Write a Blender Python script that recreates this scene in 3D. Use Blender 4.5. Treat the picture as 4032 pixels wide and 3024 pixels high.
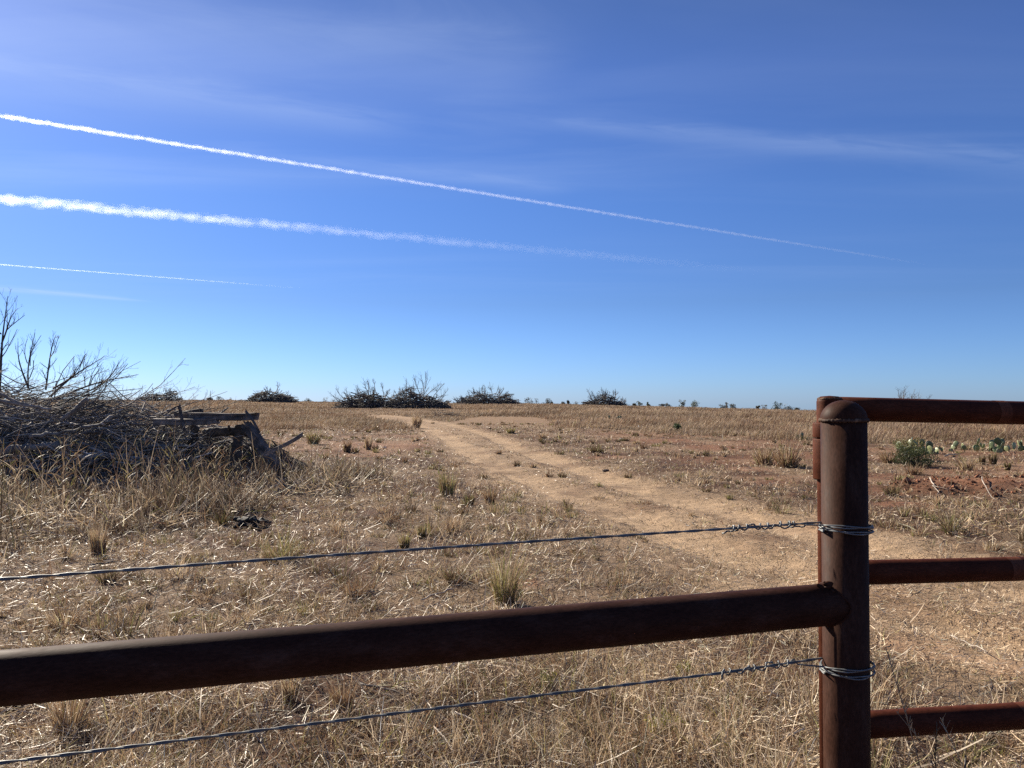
import bpy, math, random
import numpy as np
from mathutils import Vector, Matrix, Quaternion

# ------------------------------------------------------------------ clear
for o in list(bpy.data.objects):
    bpy.data.objects.remove(o, do_unlink=True)
SC = bpy.context.scene
COL = SC.collection
RNG = np.random.default_rng(7)

# ------------------------------------------------------------------ camera, sky, sun, exposure
F = 3028.0                    # focal length in pixels of the 4032 px wide photograph
CAM_H = 1.5
PITCH = math.atan((1580 - 1512) / F)
cam_d = bpy.data.cameras.new('camera')
cam_d.sensor_fit = 'HORIZONTAL'
cam_d.sensor_width = 36.0
cam_d.lens = 36.0 * F / 4032
cam_d.clip_start = 0.05
cam_d.clip_end = 300000.0
cam = bpy.data.objects.new('camera', cam_d)
COL.objects.link(cam)
cam.location = (0, 0, CAM_H)
cam.rotation_euler = (math.pi / 2 + PITCH, 0, 0)
SC.camera = cam

SUN_AZ = math.radians(-44)    # left of straight ahead
SUN_EL = math.radians(30)
SUN_DIR = Vector((math.sin(SUN_AZ) * math.cos(SUN_EL), math.cos(SUN_AZ) * math.cos(SUN_EL), math.sin(SUN_EL)))
sl = bpy.data.lights.new('sun', 'SUN')
sl.energy = 5.0
sl.angle = math.radians(0.5)
sl.color = (1.0, 0.90, 0.75)
sun = bpy.data.objects.new('sun', sl)
COL.objects.link(sun)
sun.rotation_euler = SUN_DIR.to_track_quat('Z', 'Y').to_euler()

W = bpy.data.worlds.new('World')
SC.world = W
W.use_nodes = True
nt = W.node_tree
nt.nodes.clear()


def N(tree, typ, **kw):
    n = tree.nodes.new(typ)
    for k, v in kw.items():
        if k in n.inputs.keys() if hasattr(n.inputs, 'keys') else False:
            n.inputs[k].default_value = v
        else:
            setattr(n, k, v)
    return n


def L(tree, a, b):
    tree.links.new(a, b)


def mth(tree, op, a, b=None, clamp=False):
    n = tree.nodes.new('ShaderNodeMath')
    n.operation = op
    n.use_clamp = clamp
    for i, v in enumerate((a, b)):
        if v is None:
            continue
        if isinstance(v, (int, float)):
            n.inputs[i].default_value = v
        else:
            tree.links.new(v, n.inputs[i])
    return n.outputs[0]


def ramp(tree, fac, stops, interp='LINEAR'):
    n = tree.nodes.new('ShaderNodeValToRGB')
    n.color_ramp.interpolation = interp
    el = n.color_ramp.elements
    while len(el) > len(stops):
        el.remove(el[-1])
    while len(el) < len(stops):
        el.new(1.0)
    for e, (p, c) in zip(el, stops):
        e.position = p
        e.color = (c, c, c, 1) if isinstance(c, (int, float)) else (*c, 1)
    tree.links.new(fac, n.inputs[0])
    return n.outputs[0]


def mixc(tree, fac, a, b, blend='MIX'):
    n = tree.nodes.new('ShaderNodeMix')
    n.data_type = 'RGBA'
    n.blend_type = blend
    for i, v in ((0, fac), (6, a), (7, b)):
        if isinstance(v, (int, float)):
            n.inputs[i].default_value = v
        elif isinstance(v, tuple):
            n.inputs[i].default_value = (*v, 1) if len(v) == 3 else v
        else:
            tree.links.new(v, n.inputs[i])
    return n.outputs[2]


sky = nt.nodes.new('ShaderNodeTexSky')
sky.sky_type = 'NISHITA'
sky.sun_disc = False
sky.sun_elevation = SUN_EL
sky.sun_rotation = SUN_AZ
sky.altitude = 400
sky.air_density = 1.0
sky.dust_density = 0.25
sky.ozone_density = 3.0
# thin cirrus veils, drawn on a flat layer high above the plain
tc = nt.nodes.new('ShaderNodeTexCoord')
sep = nt.nodes.new('ShaderNodeSeparateXYZ')
L(nt, tc.outputs['Generated'], sep.inputs[0])
zc = mth(nt, 'MAXIMUM', sep.outputs[2], 0.02)
u = mth(nt, 'DIVIDE', sep.outputs[0], zc)
v = mth(nt, 'DIVIDE', sep.outputs[1], zc)
cmb = nt.nodes.new('ShaderNodeCombineXYZ')
L(nt, u, cmb.inputs[0])
L(nt, v, cmb.inputs[1])
mp = nt.nodes.new('ShaderNodeMapping')
mp.inputs['Rotation'].default_value = (0, 0, math.radians(-42))
mp.inputs['Scale'].default_value = (0.30, 1.25, 1)
L(nt, cmb.outputs[0], mp.inputs[0])
nz = N(nt, 'ShaderNodeTexNoise')
nz.inputs['Scale'].default_value = 1.3
nz.inputs['Detail'].default_value = 7
nz.inputs['Roughness'].default_value = 0.55
nz.inputs['Distortion'].default_value = 0.5
L(nt, mp.outputs[0], nz.inputs['Vector'])
nz2 = N(nt, 'ShaderNodeTexNoise')
nz2.inputs['Scale'].default_value = 0.33
nz2.inputs['Detail'].default_value = 3
L(nt, mp.outputs[0], nz2.inputs['Vector'])
c1 = ramp(nt, nz.outputs[0], [(0.42, 0.0), (0.78, 1.0)])
c2 = ramp(nt, nz2.outputs[0], [(0.38, 0.0), (0.62, 1.0)])
elev = ramp(nt, sep.outputs[2], [(0.10, 0.0), (0.26, 1.0)])
cir = mth(nt, 'MULTIPLY', mth(nt, 'MULTIPLY', c1, c2), elev)
tint = ramp(nt, sep.outputs[2], [(0.0, (.345, .51, .95)), (.026, (.34, .51, .93)), (.125, (.325, .43, .69)), (.249, (.36, .475, .75)), (.389, (.43, .50, .76)),
                                 (.46, (.41, .47, .69)), (1.0, (.42, .46, .70))])
skyc = mixc(nt, 1.0, sky.outputs[0], tint, 'MULTIPLY')
# more veil towards the sun's side, as cirrus thickens there
side = ramp(nt, mth(nt, 'ADD', mth(nt, 'MULTIPLY', sep.outputs[0], -.7), .5), [(.3, .25), (.85, 1.0)])
cir = mth(nt, 'MULTIPLY', mth(nt, 'MULTIPLY', cir, side), .42)


def uv_of(px, py):
    dx, dz = (px - 2016) / F, (1512 - py) / F
    y_, z_ = math.cos(PITCH) - dz * math.sin(PITCH), math.sin(PITCH) + dz * math.cos(PITCH)
    return dx / z_, y_ / z_


def streak(a, b, w0, w1, amp, nsc):
    """a long wisp of cirrus lying between two points of the high cloud layer"""
    (ua, va), (ub, vb) = uv_of(*a), uv_of(*b)
    ln = math.hypot(ub - ua, vb - va)
    ex, ey = (ub - ua) / ln, (vb - va) / ln
    du, dv = mth(nt, 'SUBTRACT', u, ua), mth(nt, 'SUBTRACT', v, va)
    sx = mth(nt, 'DIVIDE', mth(nt, 'ADD', mth(nt, 'MULTIPLY', du, ex), mth(nt, 'MULTIPLY', dv, ey)), ln)
    tx = mth(nt, 'SUBTRACT', mth(nt, 'MULTIPLY', dv, ex), mth(nt, 'MULTIPLY', du, ey))
    cv = nt.nodes.new('ShaderNodeCombineXYZ')
    L(nt, mth(nt, 'MULTIPLY', sx, ln * .55), cv.inputs[0])
    L(nt, mth(nt, 'MULTIPLY', tx, 1.6), cv.inputs[1])
    no = nt.nodes.new('ShaderNodeTexNoise')
    no.inputs['Scale'].default_value = nsc
    no.inputs['Detail'].default_value = 6
    no.inputs['Roughness'].default_value = .6
    no.inputs['Distortion'].default_value = .8
    L(nt, cv.outputs[0], no.inputs['Vector'])
    wd_ = mth(nt, 'ADD', mth(nt, 'MULTIPLY', sx, w1 - w0), w0)
    wd_ = mth(nt, 'MAXIMUM', wd_, .01)
    tt_ = mth(nt, 'ADD', mth(nt, 'DIVIDE', tx, wd_), mth(nt, 'MULTIPLY', mth(nt, 'SUBTRACT', no.outputs[0], .5), 2.4))
    g = mth(nt, 'POWER', 2.718, mth(nt, 'MULTIPLY', mth(nt, 'MULTIPLY', tt_, tt_), -1.0))
    ends = ramp(nt, sx, [(0, 0), (.18, 1), (.85, 1), (1, 0)], 'EASE')
    r_ = mth(nt, 'MULTIPLY', mth(nt, 'MULTIPLY', g, ends), ramp(nt, no.outputs[0], [(.25, .25), (.7, 1.0)]))
    return mth(nt, 'MULTIPLY', r_, amp)


for args in [((1650, 440), (4900, 720), .04, .20, .10, 5.0), ((-1300, 120), (1700, 520), .30, .10, .19, 2.2), ((-900, 1060), (620, 1190), .25, .10, .30, 2.6),
             ((-900, -60), (2300, 300), .35, .30, .12, 1.8), ((700, 560), (2300, 760), .05, .12, .10, 2.0)]:
    cir = mth(nt, 'ADD', cir, streak(*args))
cir = mth(nt, 'MINIMUM', cir, .6)
skyc = mixc(nt, cir, skyc, (4.4, 5.3, 7.0))
grade = nt.nodes.new('ShaderNodeHueSaturation')
grade.inputs['Saturation'].default_value = 1.02
L(nt, skyc, grade.inputs['Color'])
bg = nt.nodes.new('ShaderNodeBackground')
bg.inputs[1].default_value = 0.0645
L(nt, grade.outputs[0], bg.inputs[0])
wo = nt.nodes.new('ShaderNodeOutputWorld')
L(nt, bg.outputs[0], wo.inputs[0])

SC.view_settings.view_transform = 'Standard'
SC.view_settings.look = 'None'
SC.view_settings.exposure = 1.27
SC.view_settings.gamma = 1.0
SC.render.engine = 'CYCLES'
SC.cycles.max_bounces = 5
SC.cycles.diffuse_bounces = 3
SC.cycles.glossy_bounces = 2
SC.cycles.transmission_bounces = 3
SC.cycles.transparent_max_bounces = 8
SC.cycles.volume_bounces = 0
SC.cycles.sample_clamp_indirect = 4.0
SC.cycles.use_denoising = False


# ------------------------------------------------------------------ noise and terrain
def vnoise(x, y, scale, seed=0):
    x = np.asarray(x, float) / scale + 1000.5
    y = np.asarray(y, float) / scale + 1000.5
    xi = np.floor(x).astype(np.int64)
    yi = np.floor(y).astype(np.int64)
    fx = x - xi
    fy = y - yi
    fx = fx * fx * (3 - 2 * fx)
    fy = fy * fy * (3 - 2 * fy)

    def h(a, b):
        k = (a * 374761393 + b * 668265263 + seed * 974634777) & 0xFFFFFFFF
        k = ((k ^ (k >> 13)) * 1274126177) & 0xFFFFFFFF
        return ((k ^ (k >> 16)) & 0xFFFF) / 65535.0
    return ((h(xi, yi) * (1 - fx) + h(xi + 1, yi) * fx) * (1 - fy)
            + (h(xi, yi + 1) * (1 - fx) + h(xi + 1, yi + 1) * fx) * fy)


def fbm(x, y, scale, seed=0, octv=3):
    s = 0
    a = 0.5
    t = 0
    for k in range(octv):
        s = s + a * vnoise(x, y, scale / 2 ** k, seed + k * 17)
        t += a
        a *= 0.5
    return s / t


def sstep(a, b, x):
    t = np.clip((np.asarray(x, float) - a) / (b - a), 0, 1)
    return t * t * (3 - 2 * t)


ZX = [-400, -120, -59, -30, 9.7, 36, 62.6, 110, 400]
ZZ = [2.3, 2.0, 1.72, 1.16, .90, 0.16, -0.85, -2.0, -3.0]
CREST = 160.0


def T0(x, y):
    x = np.asarray(x, float)
    y = np.asarray(y, float)
    u = np.clip((y - 12) / (CREST - 12), 0, 1)
    s = u * u / (u + 0.06) * 1.06
    z = (np.interp(x, ZX, ZZ) * 0.6 + 0.2 * np.interp(x - 9, ZX, ZZ) + 0.2 * np.interp(x + 9, ZX, ZZ)) * s
    z = z - np.clip(0.025 * (y - CREST), 0, 12) - np.clip(0.016 * (y - CREST - 480), 0, 60)
    z = z + .12 * np.exp(-((x + 6.2) / 2.9) ** 2 - ((y - 12.4) / 1.7) ** 2)
    return z


def ray(px, py):
    dx = (px - 2016) / F
    dz = (1512 - py) / F
    return (dx, math.cos(PITCH) - dz * math.sin(PITCH), math.sin(PITCH) + dz * math.cos(PITCH))


def P(px, py, y):
    """point of the photograph's sight line at forward distance y"""
    d = ray(px, py)
    k = y / d[1]
    return Vector((d[0] * k, y, CAM_H + d[2] * k))


_ys = np.geomspace(1.5, 159, 3000)


def G(px, py):
    """where that sight line meets the ground"""
    d = ray(px, py)
    k = _ys / d[1]
    below = CAM_H + d[2] * k < T0(d[0] * k, _ys)
    i = int(np.argmax(below)) if below.any() else len(_ys) - 1
    return float(d[0] * k[i]), float(_ys[i])


RUT_R = [G(*p) for p in [(1500, 1634), (1605, 1645), (1770, 1672), (1915, 1710), (2023, 1761), (2150, 1805), (2308, 1856), (2466, 1913),
                         (2600, 1951), (2900, 2022), (3250, 2120), (3700, 2230), (4300, 2380)]]
RUT_L = [G(*p) for p in [(1440, 1638), (1504, 1647), (1643, 1674), (1751, 1716), (1833, 1773), (1928, 1830), (2086, 1890), (2350, 1990),
                         (2650, 2100), (3000, 2215), (3500, 2400), (4300, 2620)]]


def pdist(x, y, line):
    x = np.asarray(x, float)
    y = np.asarray(y, float)
    best = np.full(x.shape, 1e9)
    for (ax, ay), (bx, by) in zip(line[:-1], line[1:]):
        dx, dy = bx - ax, by - ay
        t = np.clip(((x - ax) * dx + (y - ay) * dy) / (dx * dx + dy * dy), 0, 1)
        best = np.minimum(best, np.hypot(x - ax - t * dx, y - ay - t * dy))
    return best


def rut(x, y):
    """1 in the wheel ruts, 0 away from them"""
    w = 0.36 + 0.55 * (fbm(x, y, .9, 5) - .5)
    d = np.minimum(pdist(x, y, RUT_R), pdist(x, y, RUT_L))
    return 1 - sstep(w * 0.55, w * 1.5, d)


def trackzone(x, y):
    d = pdist(x, y, RUT_R) + pdist(x, y, RUT_L)
    n = 0.9 * (fbm(x, y, 2.2, 31) - .5)
    return 1 - sstep(2.4, 4.2, d + n)


def blob(x, y, px, py, rpx, ratio=0.35):
    """soft ground patch centred where the photograph's pixel (px,py) lies; rpx is its half width there"""
    cx, cy = G(px, py)
    r = rpx / F * cy
    ry = max(r * 0.6, r * ratio * 3)
    d = np.hypot((x - cx) / r, (y - cy) / ry) + 0.8 * (fbm(x, y, max(0.3, r * 0.5), 91) - .5)
    return 1 - sstep(0.6, 1.15, d)


MX, MY = 8.35, 12.7


def mound(x, y):
    d = np.hypot((x - MX) / 2.6, (y - MY) / 1.3) + 0.5 * (fbm(x, y, .7, 77) - .5)
    return 1 - sstep(0.25, 1.05, d)


RED_PATCHES = [(1500, 1752, 230), (1420, 1790, 160), (2830, 1762, 180), (2960, 1850, 110), (2600, 1735, 160), (3180, 2080, 120),
               (2050, 2295, 90), (2480, 2480, 120), (3640, 2560, 150), (3960, 2640, 140), (3550, 1990, 120), (3300, 1880, 120), (2400, 1800, 90)]


def bare(x, y):
    """thinly grown reddish ground beside the track"""
    a = x / np.maximum(y, 1)
    d = np.hypot(x, y)
    r = sstep(.02, .10, a - np.interp(d, [10, 16, 30, 45], [.42, .20, .05, .02])) * sstep(12, 15, d) * (1 - sstep(33, 40, d))
    l = sstep(-.36, -.30, a) * (1 - sstep(-.13, -.08, a)) * sstep(20, 23, d) * (1 - sstep(32, 36, d))
    return np.maximum(r, l) * sstep(.30, .55, fbm(x * .6, y, 2.0, 151))


def redness(x, y):
    r = np.zeros(np.shape(x))
    for p in RED_PATCHES:
        r = np.maximum(r, blob(x, y, *p))
    return np.maximum(r, mound(x, y))


def T(x, y):
    x = np.asarray(x, float)
    y = np.asarray(y, float)
    near = 1 - sstep(30, 60, np.hypot(x, y))
    z = T0(x, y)
    z = z + near * (0.07 * (fbm(x, y, 1.6, 3) - .5) + 0.035 * (fbm(x, y, .45, 9) - .5))
    z = z - 0.05 * rut(x, y) * near
    z = z + mound(x, y) * (0.22 + 0.10 * (fbm(x, y, .35, 55) - .5))
    return z


def Tz(x, y):
    return float(T(np.array([x]), np.array([y]))[0])


def ramp_tall(x, y):
    """tall field grass"""
    a = x / np.maximum(y, 1)
    b = np.interp(a, [-.8, -.5, -.33, -.12, -.04, .03, .06, .2, .38, .46, .8], [24, 27, 34, 36, 60, 58, 42, 33, 27, 26, 25])
    b = b + 9 * (fbm(x, y, 6, 41) - .5) * (1 - .75 * sstep(.36, .46, a))
    t = sstep(-1.5, 3.5, y - b)
    return t * (1 - trackzone(x, y))


def weedy(x, y):
    a = x / np.maximum(y, 1)
    lo = np.interp(a, [-.75, -.66, -.43, -.26, -.2], [7.0, 7.4, 9.0, 11.2, 12.0]) + 1.2 * (fbm(x, y, 1.2, 61) - .5)
    m = sstep(-.2, .9, y - lo) * (1 - sstep(15.2, 16.5, y)) * (1 - sstep(-.23, -.13, a + .08 * (fbm(x, y, 1.0, 62) - .5)))
    return m


# ------------------------------------------------------------------ object helpers
def tag(o, label=None, cat=None, group=None, kind=None):
    if label:
        o['label'] = label
    if cat:
        o['category'] = cat
    if group:
        o['group'] = group
    if kind:
        o['kind'] = kind
    return o


def thing(name, label, cat, loc=(0, 0, 0), group=None):
    o = bpy.data.objects.new(name, None)
    o.empty_display_size = 0.1
    COL.objects.link(o)
    o.location = loc
    return tag(o, label, cat, group)


def link(name, me, mat, parent=None, loc=None):
    o = bpy.data.objects.new(name, me)
    COL.objects.link(o)
    if mat is not None and not me.materials:
        me.materials.append(mat)
    if parent is not None:
        o.parent = parent
    if loc is not None:
        o.location = loc
    return o


def mesh_np(name, verts, quads=None, tris=None, col=None, smooth=False, attrs=None):
    me = bpy.data.meshes.new(name)
    nv = len(verts)
    quads = np.zeros((0, 4), int) if quads is None else np.asarray(quads)
    tris = np.zeros((0, 3), int) if tris is None else np.asarray(tris)
    me.vertices.add(nv)
    me.vertices.foreach_set('co', np.asarray(verts, np.float32).ravel())
    nl = quads.size + tris.size
    me.loops.add(nl)
    me.loops.foreach_set('vertex_index', np.concatenate([quads.ravel(), tris.ravel()]).astype(np.int32))
    npoly = len(quads) + len(tris)
    me.polygons.add(npoly)
    tot = np.concatenate([np.full(len(quads), 4), np.full(len(tris), 3)])
    st = np.concatenate([[0], np.cumsum(tot)[:-1]]) if npoly else np.zeros(0)
    me.polygons.foreach_set('loop_start', st.astype(np.int32))
    if smooth:
        me.polygons.foreach_set('use_smooth', np.ones(npoly, bool))
    else:
        me.polygons.foreach_set('use_smooth', np.zeros(npoly, bool))
    me.update(calc_edges=True)
    if col is not None:
        a = me.attributes.new('col', 'FLOAT_COLOR', 'POINT')
        c = np.ones((nv, 4), np.float32)
        c[:, :3] = col
        a.data.foreach_set('color', c.ravel())
    for k, val in (attrs or {}).items():
        a = me.attributes.new(k, 'FLOAT', 'POINT')
        a.data.foreach_set('value', np.asarray(val, np.float32))
    return me


class Tubes:
    """many tapering tubes gathered into one mesh"""

    def __init__(self, sides=5):
        self.s = sides
        self.v, self.q, self.t, self.c, self.n = [], [], [], [], 0

    def add(self, pts, rad, col=(.2, .18, .16), sides=None, cap=True):
        pts = np.asarray(pts, float)
        m = len(pts)
        s = sides or self.s
        rad = np.broadcast_to(np.asarray(rad, float), (m,)) if np.ndim(rad) else np.full(m, float(rad))
        tan = np.gradient(pts, axis=0)
        tan /= np.linalg.norm(tan, axis=1, keepdims=True) + 1e-12
        ref = np.array([0, 0, 1.0]) if abs(tan[:, 2]).mean() < .8 else np.array([1.0, 0, 0])
        a = np.cross(tan, ref)
        a /= np.linalg.norm(a, axis=1, keepdims=True) + 1e-12
        b = np.cross(tan, a)
        th = np.arange(s) * 2 * math.pi / s
        ring = pts[:, None] + rad[:, None, None] * (a[:, None] * np.cos(th)[None, :, None] + b[:, None] * np.sin(th)[None, :, None])
        self.v.append(ring.reshape(-1, 3))
        i = np.arange(m - 1)[:, None] * s + np.arange(s)[None]
        j = np.arange(m - 1)[:, None] * s + (np.arange(s)[None] + 1) % s
        self.q.append(np.stack([i, j, j + s, i + s], -1).reshape(-1, 4) + self.n)
        k = m * s
        if cap:
            self.v.append(pts[[0, -1]])
            e = np.arange(s)
            f = (e + 1) % s
            self.t.append(np.stack([f, e, np.full(s, k)], -1) + self.n)
            self.t.append(np.stack([e + (m - 1) * s, f + (m - 1) * s, np.full(s, k + 1)], -1) + self.n)
            k += 2
        self.c.append(np.broadcast_to(np.asarray(col, float), (k, 3)))
        self.n += k

    def mesh(self, name, smooth=True):
        return mesh_np(name, np.concatenate(self.v), np.concatenate(self.q), np.concatenate(self.t) if self.t else None,
                       np.concatenate(self.c), smooth)


def ribbons(root, length, az, lean, bend, width, col, seg=3, face=None, tip=0.25, rng=RNG):
    """curved tapering blades; returns verts, quads, colours"""
    n = len(root)
    length = np.broadcast_to(length, (n,))
    face = rng.uniform(0, 2 * math.pi, n) if face is None else face
    wv = np.stack([np.cos(face), np.sin(face), np.zeros(n)], -1)
    # a lying blade must not turn edge on to the ground
    hor = np.stack([-np.sin(az), np.cos(az), np.zeros(n)], -1)
    k = np.clip(np.abs(lean) / 1.3, 0, 1)[:, None]
    roll = rng.normal(0, .75, n)[:, None]
    wv = wv * (1 - k) + (hor * np.cos(roll) + np.array([0, 0, 1.0]) * np.sin(roll)) * k
    wv /= np.linalg.norm(wv, axis=1, keepdims=True) + 1e-9
    d = np.stack([np.cos(az), np.sin(az)], -1)
    p = np.array(root, float)
    V = np.zeros((n, seg + 1, 2, 3), np.float32)
    for s in range(seg + 1):
        t = s / seg
        w = width * (1 - (1 - tip) * t ** 1.5) * 0.5
        V[:, s, 0] = p - wv * w[:, None]
        V[:, s, 1] = p + wv * w[:, None]
        th = lean + bend * (t + .5 / seg)
        st = (length / seg)[:, None]
        p = p + np.concatenate([d * np.sin(th)[:, None], np.cos(th)[:, None]], 1) * st
    base = (np.arange(n) * (seg + 1) * 2)[:, None]
    s = np.arange(seg)[None] * 2
    q = np.stack([base + s, base + s + 1, base + s + 3, base + s + 2], -1).reshape(-1, 4)
    c = np.repeat(np.asarray(col, np.float32), (seg + 1) * 2, 0)
    return V.reshape(-1, 3), q, c


def join_parts(parts):
    vs, qs, cs, n = [], [], [], 0
    for v, q, c in parts:
        vs.append(v)
        qs.append(q + n)
        cs.append(c)
        n += len(v)
    return np.concatenate(vs), np.concatenate(qs), np.concatenate(cs)


# ------------------------------------------------------------------ materials
def new_mat(name):
    m = bpy.data.materials.new(name)
    m.use_nodes = True
    m.node_tree.nodes.clear()
    out = m.node_tree.nodes.new('ShaderNodeOutputMaterial')
    return m, m.node_tree, out


def mat_blade(name, transl=0.35, rough=0.45, spec=0.35):
    m, t, out = new_mat(name)
    at = t.nodes.new('ShaderNodeAttribute')
    at.attribute_name = 'col'
    pr = t.nodes.new('ShaderNodeBsdfPrincipled')
    L(t, at.outputs['Color'], pr.inputs['Base Color'])
    pr.inputs['Roughness'].default_value = rough
    pr.inputs['Specular IOR Level'].default_value = spec
    tr = t.nodes.new('ShaderNodeBsdfTranslucent')
    L(t, at.outputs['Color'], tr.inputs['Color'])
    mx = t.nodes.new('ShaderNodeMixShader')
    mx.inputs[0].default_value = transl
    L(t, pr.outputs[0], mx.inputs[1])
    L(t, tr.outputs[0], mx.inputs[2])
    L(t, mx.outputs[0], out.inputs[0])
    return m


def mat_wood(name, rough=0.8, scale=9):
    m, t, out = new_mat(name)
    at = t.nodes.new('ShaderNodeAttribute')
    at.attribute_name = 'col'
    tcn = t.nodes.new('ShaderNodeTexCoord')
    n = t.nodes.new('ShaderNodeTexNoise')
    n.inputs['Scale'].default_value = scale
    n.inputs['Detail'].default_value = 6
    L(t, tcn.outputs['Object'], n.inputs['Vector'])
    k = ramp(t, n.outputs[0], [(.3, .45), (.55, 1.0), (.75, 1.5)])
    c = mixc(t, 1.0, at.outputs['Color'], k, 'MULTIPLY')
    pr = t.nodes.new('ShaderNodeBsdfPrincipled')
    L(t, c, pr.inputs['Base Color'])
    pr.inputs['Roughness'].default_value = rough
    pr.inputs['Specular IOR Level'].default_value = 0.3
    bp = t.nodes.new('ShaderNodeBump')
    bp.inputs['Strength'].default_value = 0.5
    bp.inputs['Distance'].default_value = 0.01
    L(t, n.outputs[0], bp.inputs['Height'])
    L(t, bp.outputs[0], pr.inputs['Normal'])
    L(t, pr.outputs[0], out.inputs[0])
    return m


def mat_rust(name, dark, mid, light, axis):
    m, t, out = new_mat(name)
    tcn = t.nodes.new('ShaderNodeTexCoord')
    mp_ = t.nodes.new('ShaderNodeMapping')
    sc = [1, 1, 1]
    sc[axis] = 0.35
    mp_.inputs['Scale'].default_value = sc
    L(t, tcn.outputs['Object'], mp_.inputs[0])
    n1 = t.nodes.new('ShaderNodeTexNoise')
    n1.inputs['Scale'].default_value = 28
    n1.inputs['Detail'].default_value = 8
    n1.inputs['Roughness'].default_value = .65
    L(t, mp_.outputs[0], n1.inputs['Vector'])
    n2 = t.nodes.new('ShaderNodeTexNoise')
    n2.inputs['Scale'].default_value = 260
    n2.inputs['Detail'].default_value = 4
    L(t, mp_.outputs[0], n2.inputs['Vector'])
    c = ramp(t, n1.outputs[0], [(.32, dark), (.52, mid), (.72, light)])
    k = ramp(t, n2.outputs[0], [(.35, .75), (.5, 1.0), (.68, 1.25)])
    c = mixc(t, 1.0, c, k, 'MULTIPLY')
    pr = t.nodes.new('ShaderNodeBsdfPrincipled')
    L(t, c, pr.inputs['Base Color'])
    L(t, ramp(t, n1.outputs[0], [(.3, .5), (.7, .72)]), pr.inputs['Roughness'])
    pr.inputs['Specular IOR Level'].default_value = 0.05
    bp = t.nodes.new('ShaderNodeBump')
    bp.inputs['Strength'].default_value = 0.2
    bp.inputs['Distance'].default_value = 0.0010
    L(t, mth(t, 'ADD', n2.outputs[0], n1.outputs[0]), bp.inputs['Height'])
    L(t, bp.outputs[0], pr.inputs['Normal'])
    L(t, pr.outputs[0], out.inputs[0])
    return m


def mat_wire():
    m, t, out = new_mat('galvanised_wire')
    tcn = t.nodes.new('ShaderNodeTexCoord')
    n = t.nodes.new('ShaderNodeTexNoise')
    n.inputs['Scale'].default_value = 60
    n.inputs['Detail'].default_value = 5
    L(t, tcn.outputs['Object'], n.inputs['Vector'])
    pr = t.nodes.new('ShaderNodeBsdfPrincipled')
    L(t, ramp(t, n.outputs[0], [(.3, (.075, .08, .08)), (.6, (.14, .148, .148)), (.8, (.22, .23, .225))]), pr.inputs['Base Color'])
    pr.inputs['Metallic'].default_value = .25
    pr.inputs['Roughness'].default_value = .52
    L(t, pr.outputs[0], out.inputs[0])
    return m


def mat_ground():
    m, t, out = new_mat('dry_soil')
    at = t.nodes.new('ShaderNodeAttribute')
    at.attribute_name = 'col'
    tcn = t.nodes.new('ShaderNodeTexCoord')
    n1 = t.nodes.new('ShaderNodeTexNoise')
    n1.inputs['Scale'].default_value = 6
    n1.inputs['Detail'].default_value = 9
    n1.inputs['Roughness'].default_value = .7
    L(t, tcn.outputs['Object'], n1.inputs['Vector'])
    n2 = t.nodes.new('ShaderNodeTexNoise')
    n2.inputs['Scale'].default_value = 70
    n2.inputs['Detail'].default_value = 5
    L(t, tcn.outputs['Object'], n2.inputs['Vector'])
    k = ramp(t, n1.outputs[0], [(.3, .6), (.5, 1.0), (.7, 1.3)])
    k2 = ramp(t, n2.outputs[0], [(.3, .7), (.5, 1.0), (.7, 1.3)])
    c = mixc(t, 1.0, mixc(t, 1.0, at.outputs['Color'], k, 'MULTIPLY'), k2, 'MULTIPLY')
    pr = t.nodes.new('ShaderNodeBsdfPrincipled')
    L(t, c, pr.inputs['Base Color'])
    pr.inputs['Roughness'].default_value = .95
    pr.inputs['Specular IOR Level'].default_value = .1
    bp = t.nodes.new('ShaderNodeBump')
    bp.inputs['Strength'].default_value = .8
    bp.inputs['Distance'].default_value = .04
    L(t, mth(t, 'ADD', n1.outputs[0], mth(t, 'MULTIPLY', n2.outputs[0], .4)), bp.inputs['Height'])
    L(t, bp.outputs[0], pr.inputs['Normal'])
    L(t, pr.outputs[0], out.inputs[0])
    return m


M_BLADE = mat_blade('dry_blades', .28, .5, .17)
M_FIELD = mat_blade('field_blades', .28, .6, .08)
M_STRAW = mat_blade('straw', .15, .48, .25)
M_LEAF = mat_blade('leaves', .3, .5, .35)
M_WOOD = mat_wood('weathered_wood')
M_RUST = mat_rust('rust_grey_brown', (.030, .0120, .0072), (.041, .0178, .0112), (.058, .030, .0215), 2)
M_RUST_R = mat_rust('rust_rail', (.027, .0108, .0068), (.038, .0160, .0104), (.055, .028, .021), 0)
M_RED = mat_rust('rust_red', (.040, .011, .006), (.066, .019, .009), (.088, .030, .017), 0)
M_BAND = mat_rust('rust_band', (.07, .022, .012), (.105, .036, .019), (.14, .06, .036), 2)
M_WELD = mat_rust('weld_bead', (.03, .02, .016), (.075, .045, .032), (.22, .15, .10), 2)
M_WIRE = mat_wire()
M_GROUND = mat_ground()

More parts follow.
